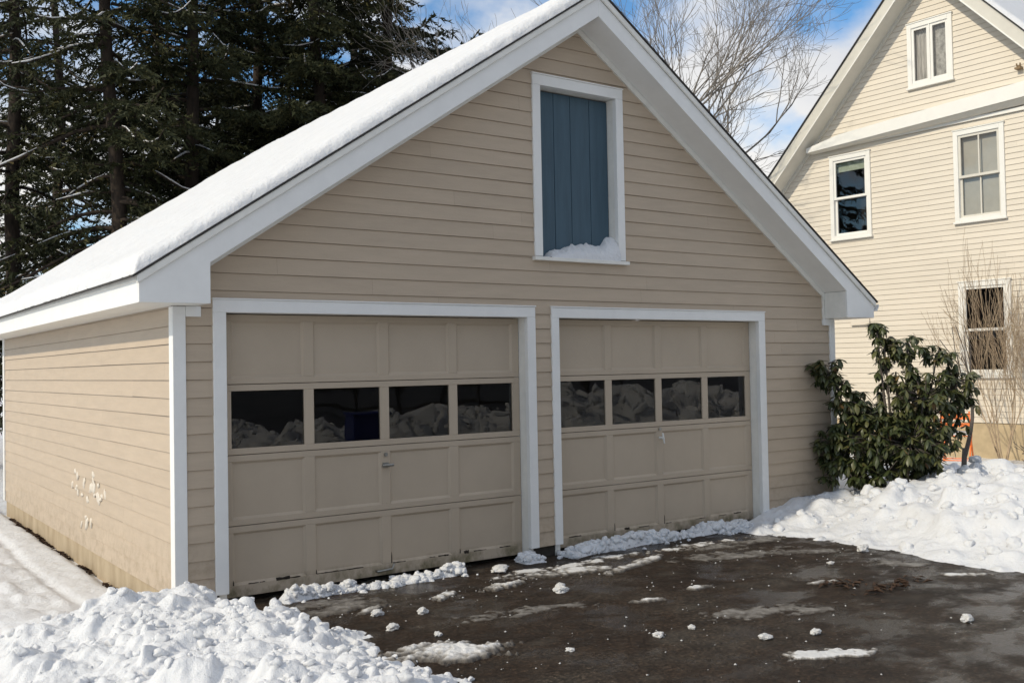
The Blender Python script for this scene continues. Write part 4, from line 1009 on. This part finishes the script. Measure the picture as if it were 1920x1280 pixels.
# ------------------------------------------------------------------ conifers
def conifer_parts(seed, H, dens, droop, zlo=1.6):
    rg = np.random.default_rng(seed); R = random.Random(seed)
    tr = MB(); sn = MB()
    m_ = 14; tr.tube([(.09*sin(i*1.1+seed), .09*cos(i*.8+seed), H*i/(m_-1)-.2) for i in range(m_)], [.165*(1-i/(m_-1))**.85+.02 for i in range(m_)], 10)
    A = []; B = []; C_ = []; T = []
    z = zlo
    while z < H-.3:
        hi = z > 11.5
        nb = 1
        a = R.uniform(0, 2*pi); ln = (3.7*(1-z/H)**.6+.25)*R.uniform(.55, 1.15)
        dead = R.random() < (.22 if z < 5 else .10)
        n = 9; p = Vector((0, 0, z)); pts = [p.copy()]; el = R.uniform(-.05, .25)-droop*.25
        hd = Vector((cos(a), sin(a), 0)); pd = Vector((-sin(a), cos(a), 0)); bend = R.gauss(0, .05)
        for i in range(n):
            u = i/(n-1); e = el-droop*.9*sin(u*pi*.75)+.75*u**3
            hd2 = (hd+pd*bend*i).normalized()
            p = p+(hd2*cos(e)+Vector((0, 0, 1))*sin(e))*(ln/n)+Vector((0, 0, R.gauss(0, .012))); pts.append(p.copy())
        rb = .012+.012*ln
        tr.tube(pts, [rb*(1-.85*i/n) for i in range(n+1)], 5, cap=False)
        # snow lying on the limb
        if not hi:
            i = 0
            while i < n-1:
                if R.random() < .26:
                    k = R.randint(2, 5); seg = pts[i:i+k+1]
                    if len(seg) > 1:
                        q = [s+Vector((0, 0, rb*(1-.85*(i+j)/n)+.012)) for j, s in enumerate(seg)]
                        rr = [.007]+[R.uniform(.010, .022) for _ in seg[1:-1]]+[.007]
                        sn.tube(q, rr, 6)
                    i += k
                i += 1
        # branchlets
        P = np.array([q[:] for q in pts]); L_ = np.linspace(0, 1, n+1)
        stp = (.062 if not hi else .2)/dens*(2.6 if dead else 1)
        s = R.uniform(.03, .12)
        while s < 1.0:
            for sg in (-1, 1):
                if R.random() < .12: continue
                p0 = np.array([np.interp(s, L_, P[:, k]) for k in range(3)])
                fw = np.array(hd)*R.uniform(.3, .9)+np.array(pd)*sg*R.uniform(.5, 1.0)+np.array([0, 0, R.uniform(-.55, .12)*(.3+droop)])
                fw /= np.linalg.norm(fw)
                bl = R.uniform(.25, .75)*(1-.55*s)*(1.1 if ln > 1.5 else .6)+.12
                nn = max(5, int(bl/.024)) if not hi else max(3, int(bl/.08))
                if dead: nn = max(2, nn//4)
                u = (np.arange(nn)+.5)/nn
                sag = np.stack([0*u, 0*u, -bl*(.10+.45*droop)*u**1.6], -1)
                q = p0+fw*(u*bl)[:, None]+sag
                dirs = fw*.8+rg.normal(size=(nn, 3))*.55+np.array([0, 0, -.30*droop]); dirs /= np.linalg.norm(dirs, axis=1)[:, None]
                sl = rg.uniform(.06, .15, nn)*(1 if not hi else 2)
                sd_ = np.cross(dirs, rg.normal(size=(nn, 3))); sd_ /= np.linalg.norm(sd_, axis=1)[:, None]+1e-9
                wv = sl*rg.uniform(.12, .26, nn)
                A.append(q+sd_*wv[:, None]); B.append(q-sd_*wv[:, None]); C_.append(q+dirs*sl[:, None])
                tb = R.random()
                T.append(np.clip(.35*tb+.35*rg.random(nn)+(.45 if dead else 0), 0, 1))
            s += stp/ln*R.uniform(.7, 1.4)
        z += R.uniform(.06, .2) if not hi else R.uniform(.25, .4)
    A = np.concatenate(A); B = np.concatenate(B); C_ = np.concatenate(C_); T = np.concatenate(T)
    n = len(A); V = np.stack([A, B, C_], 1).reshape(-1, 3); F = np.arange(3*n).reshape(n, 3)
    Q = []
    for f in sn.f:
        for i in range(1, len(f)-1): Q.append((f[0], f[i], f[i+1]))
    Q = np.array(Q)+3*n; V = np.concatenate([V, np.array(sn.v)]); F = np.concatenate([F, Q]); T = np.concatenate([T, np.zeros(len(Q))])
    me = new_mesh('crown', V, F, M_needle); me.materials.append(M_snow)
    me.polygons.foreach_set('material_index', np.concatenate([np.zeros(n, np.int32), np.ones(len(Q), np.int32)]))
    at = me.attributes.new('tint', 'FLOAT', 'FACE'); at.data.foreach_set('value', T.astype(np.float32))
    return new_mesh('trunk', tr.v, tr.f, M_bark, True), me
KINDS = [conifer_parts(101, 17, .40, .6), conifer_parts(102, 19, .62, .45), conifer_parts(103, 18, .95, .45)]
def at_px(px, depth):
    d = Fv+R2*((px-960)/FPX); q = CAM+d*depth/ d.dot(Fv); return q.x, q.y
def conifer(px, depth, kind, rz, sc, label):
    x, y = at_px(px, depth); t = tag(empty('spruce_tree', (x, y, -.05), rz), label, 'tree', 'spruces behind the garage'); t.scale = (sc, sc, sc)
    for nm, me in zip(('trunk', 'crown'), KINDS[kind]): link(nm, me, t)
    return t
for a in [(28, 20.5, 0, .3, 1.0, 'leftmost tall spruce at the picture edge with bare lower trunk'),
          (214, 19.5, 0, 2.2, 1.0, 'sparse spruce with straight visible trunk second from the left'),
          (362, 21.0, 1, 4.1, 1.0, 'spruce with snowy drooping limbs above the middle of the garage roof edge'),
          (492, 24.0, 2, 1.0, 1.05, 'dense dark spruce right of the one with snowy limbs'),
          (600, 22.0, 2, 5.2, 1.0, 'dense spruce standing over the middle of the snowy roof'),
          (735, 23.5, 1, 3.3, 1.02, 'rightmost spruce whose limbs end against the sky'),
          (110, 27.0, 0, 5.5, 1.0, 'farther spruce showing between the two leftmost trunks'),
          (300, 29.0, 1, .9, 1.0, 'farther spruce showing behind the gap before the snowy-limbed spruce'),
          (665, 29.0, 2, 2.6, 1.0, 'farther dense spruce filling the gap over the roof middle'),
          (430, 31.0, 2, 3.9, 1.0, 'farther dense spruce half hidden behind dark crowns')]:
    conifer(*a)

# ------------------------------------------------------------------ across the driveway, seen mirrored in the garage panes
X, Y = grid(2.0, 26.0, -13.2, -9.0, .05)
hx = np.interp(X, [2, 3.6, 4.6, 6.2, 7.6, 8.4, 9.6, 10.8, 11.6, 13.5, 15.5, 17.5, 19.5, 21, 26], [.4, .7, .8, .62, .95, .8, .95, .6, 1.2, 1.3, 1.15, 1.2, .7, .45, .4])
b = hx*sstep(-9.0, -10.4, Y)*sstep(-13.2, -11.8, Y)*(.8+.45*fbm(X*.7, Y*.7, 31, 3))*sstep(2, 3.2, X)*sstep(26, 24, X)-.06
b = clods(X, Y, b, 1500, .08, .30, lambda x, y: 1.0, np.random.default_rng(61), 1.6, .55, .6)+.07*fbm(X*5, Y*5, 3, 4)
o = hfield('snow_bank', X, Y, b, M_snow_dirty, keep=b > -.04); scatter_chunks(o, X, Y, b, 4200, .015, .13, 2.2, lambda x, y: 1.0 if y > -11.6 else .3, 66, .3); tag(o, 'lumpy snow bank across the drive mirrored in the garage door panes', 'snow bank')
NH = tag(empty('neighbor_house', (9, -21, 0)), 'grey clapboard house mirrored dimly in the garage door panes', 'house')
mb, bk = MB(), MB(); siding(mb, bk, .3, 5.2, .14, lambda z: (-9, 22), [], lambda u, o_, z: (u, o_, z)); mb.build('siding', M_nsid, NH); bk.build('sheathing', M_back, NH)
MB().box(-8.98, 21.98, -8, -.03, -.1, 5.2).build('body', M_nsid, NH); MB().prism_x([(.5, 5.1), (-4, 8.2), (-8.5, 5.1)], -9.3, 22.3).build('roof', M_shin, NH)
for k in range(7):
    f_ = MB().box(-6+4*k, -4.9+4*k, .02, .06, 1.2, 2.8).build('window', M_trim, NH); MB().box(-5.92+4*k, -4.98+4*k, .061, .065, 1.28, 2.72).build('pane', M_dark, f_)
mt_ = tag(empty('maple_tree', (4.9, -13.6, 0)), 'thick dark tree trunk mirrored in the leftmost garage pane', 'tree')
m = MB(); m.tube([(0, 0, -.2), (.05, 0, .4), (.1, .02, 2), (.15, 0, 5)], [.55, .38, .32, .24], 12); m.build('trunk', M_bark, mt_, smooth=True)
m = MB(); R_ = random.Random(3)
for k in range(4): grow(m, Vector((.15, 0, 4.8)), Vector((cos(k*1.6)*.6, sin(k*1.6)*.6, 1)), .13, 2.6, 3, R_, dict(Pt, lev=3))
m.build('branches', M_twig, mt_, smooth=True)
bn = tag(empty('recycling_bin', (6.15, -8.9, 0), .2), 'blue recycling bin mirrored in the second garage pane', 'bin')
m = MB(); V = [(-.26, -.3, .05), (.26, -.3, .05), (.26, .3, .05), (-.26, .3, .05), (-.33, -.38, .9), (.33, -.38, .9), (.33, .38, .9), (-.33, .38, .9)]
m.add(V, [(3, 2, 1, 0), (0, 1, 5, 4), (1, 2, 6, 5), (2, 3, 7, 6), (3, 0, 4, 7), (4, 5, 6, 7)]); m.build('body', M_bin, bn, bevel=.02)
MB().box(-.36, .36, -.42, .42, .9, .96).build('lid', M_bin, bn, bevel=.02)
for s_ in (-.24, .24): MB().tube([(s_-.03, -.34, .1), (s_+.03, -.34, .1)], .1, 14).build('wheel', M_fence, bn)
fe = tag(empty('added_fence', (0, -13.6, 0)), 'dark rail fence added in place of chair legs mirrored in the middle garage panes', 'fence')  # fence added behind the camera, replaces the chair legs reflected in the panes
for k in range(9): MB().box(7.2+k*1.15, 7.28+k*1.15, -.05, .05, -.2, 1.5+.1*sin(k)).build('post', M_fence, fe)
MB().box(7.0, 16.6, -.03, .03, 1.32, 1.42).build('rail', M_fence, fe); MB().box(7.0, 16.6, -.03, .03, .8, .88).build('rail', M_fence, fe)

scene.cycles.max_bounces = 8; scene.cycles.transparent_max_bounces = 12
scene.cycles.use_denoising = True
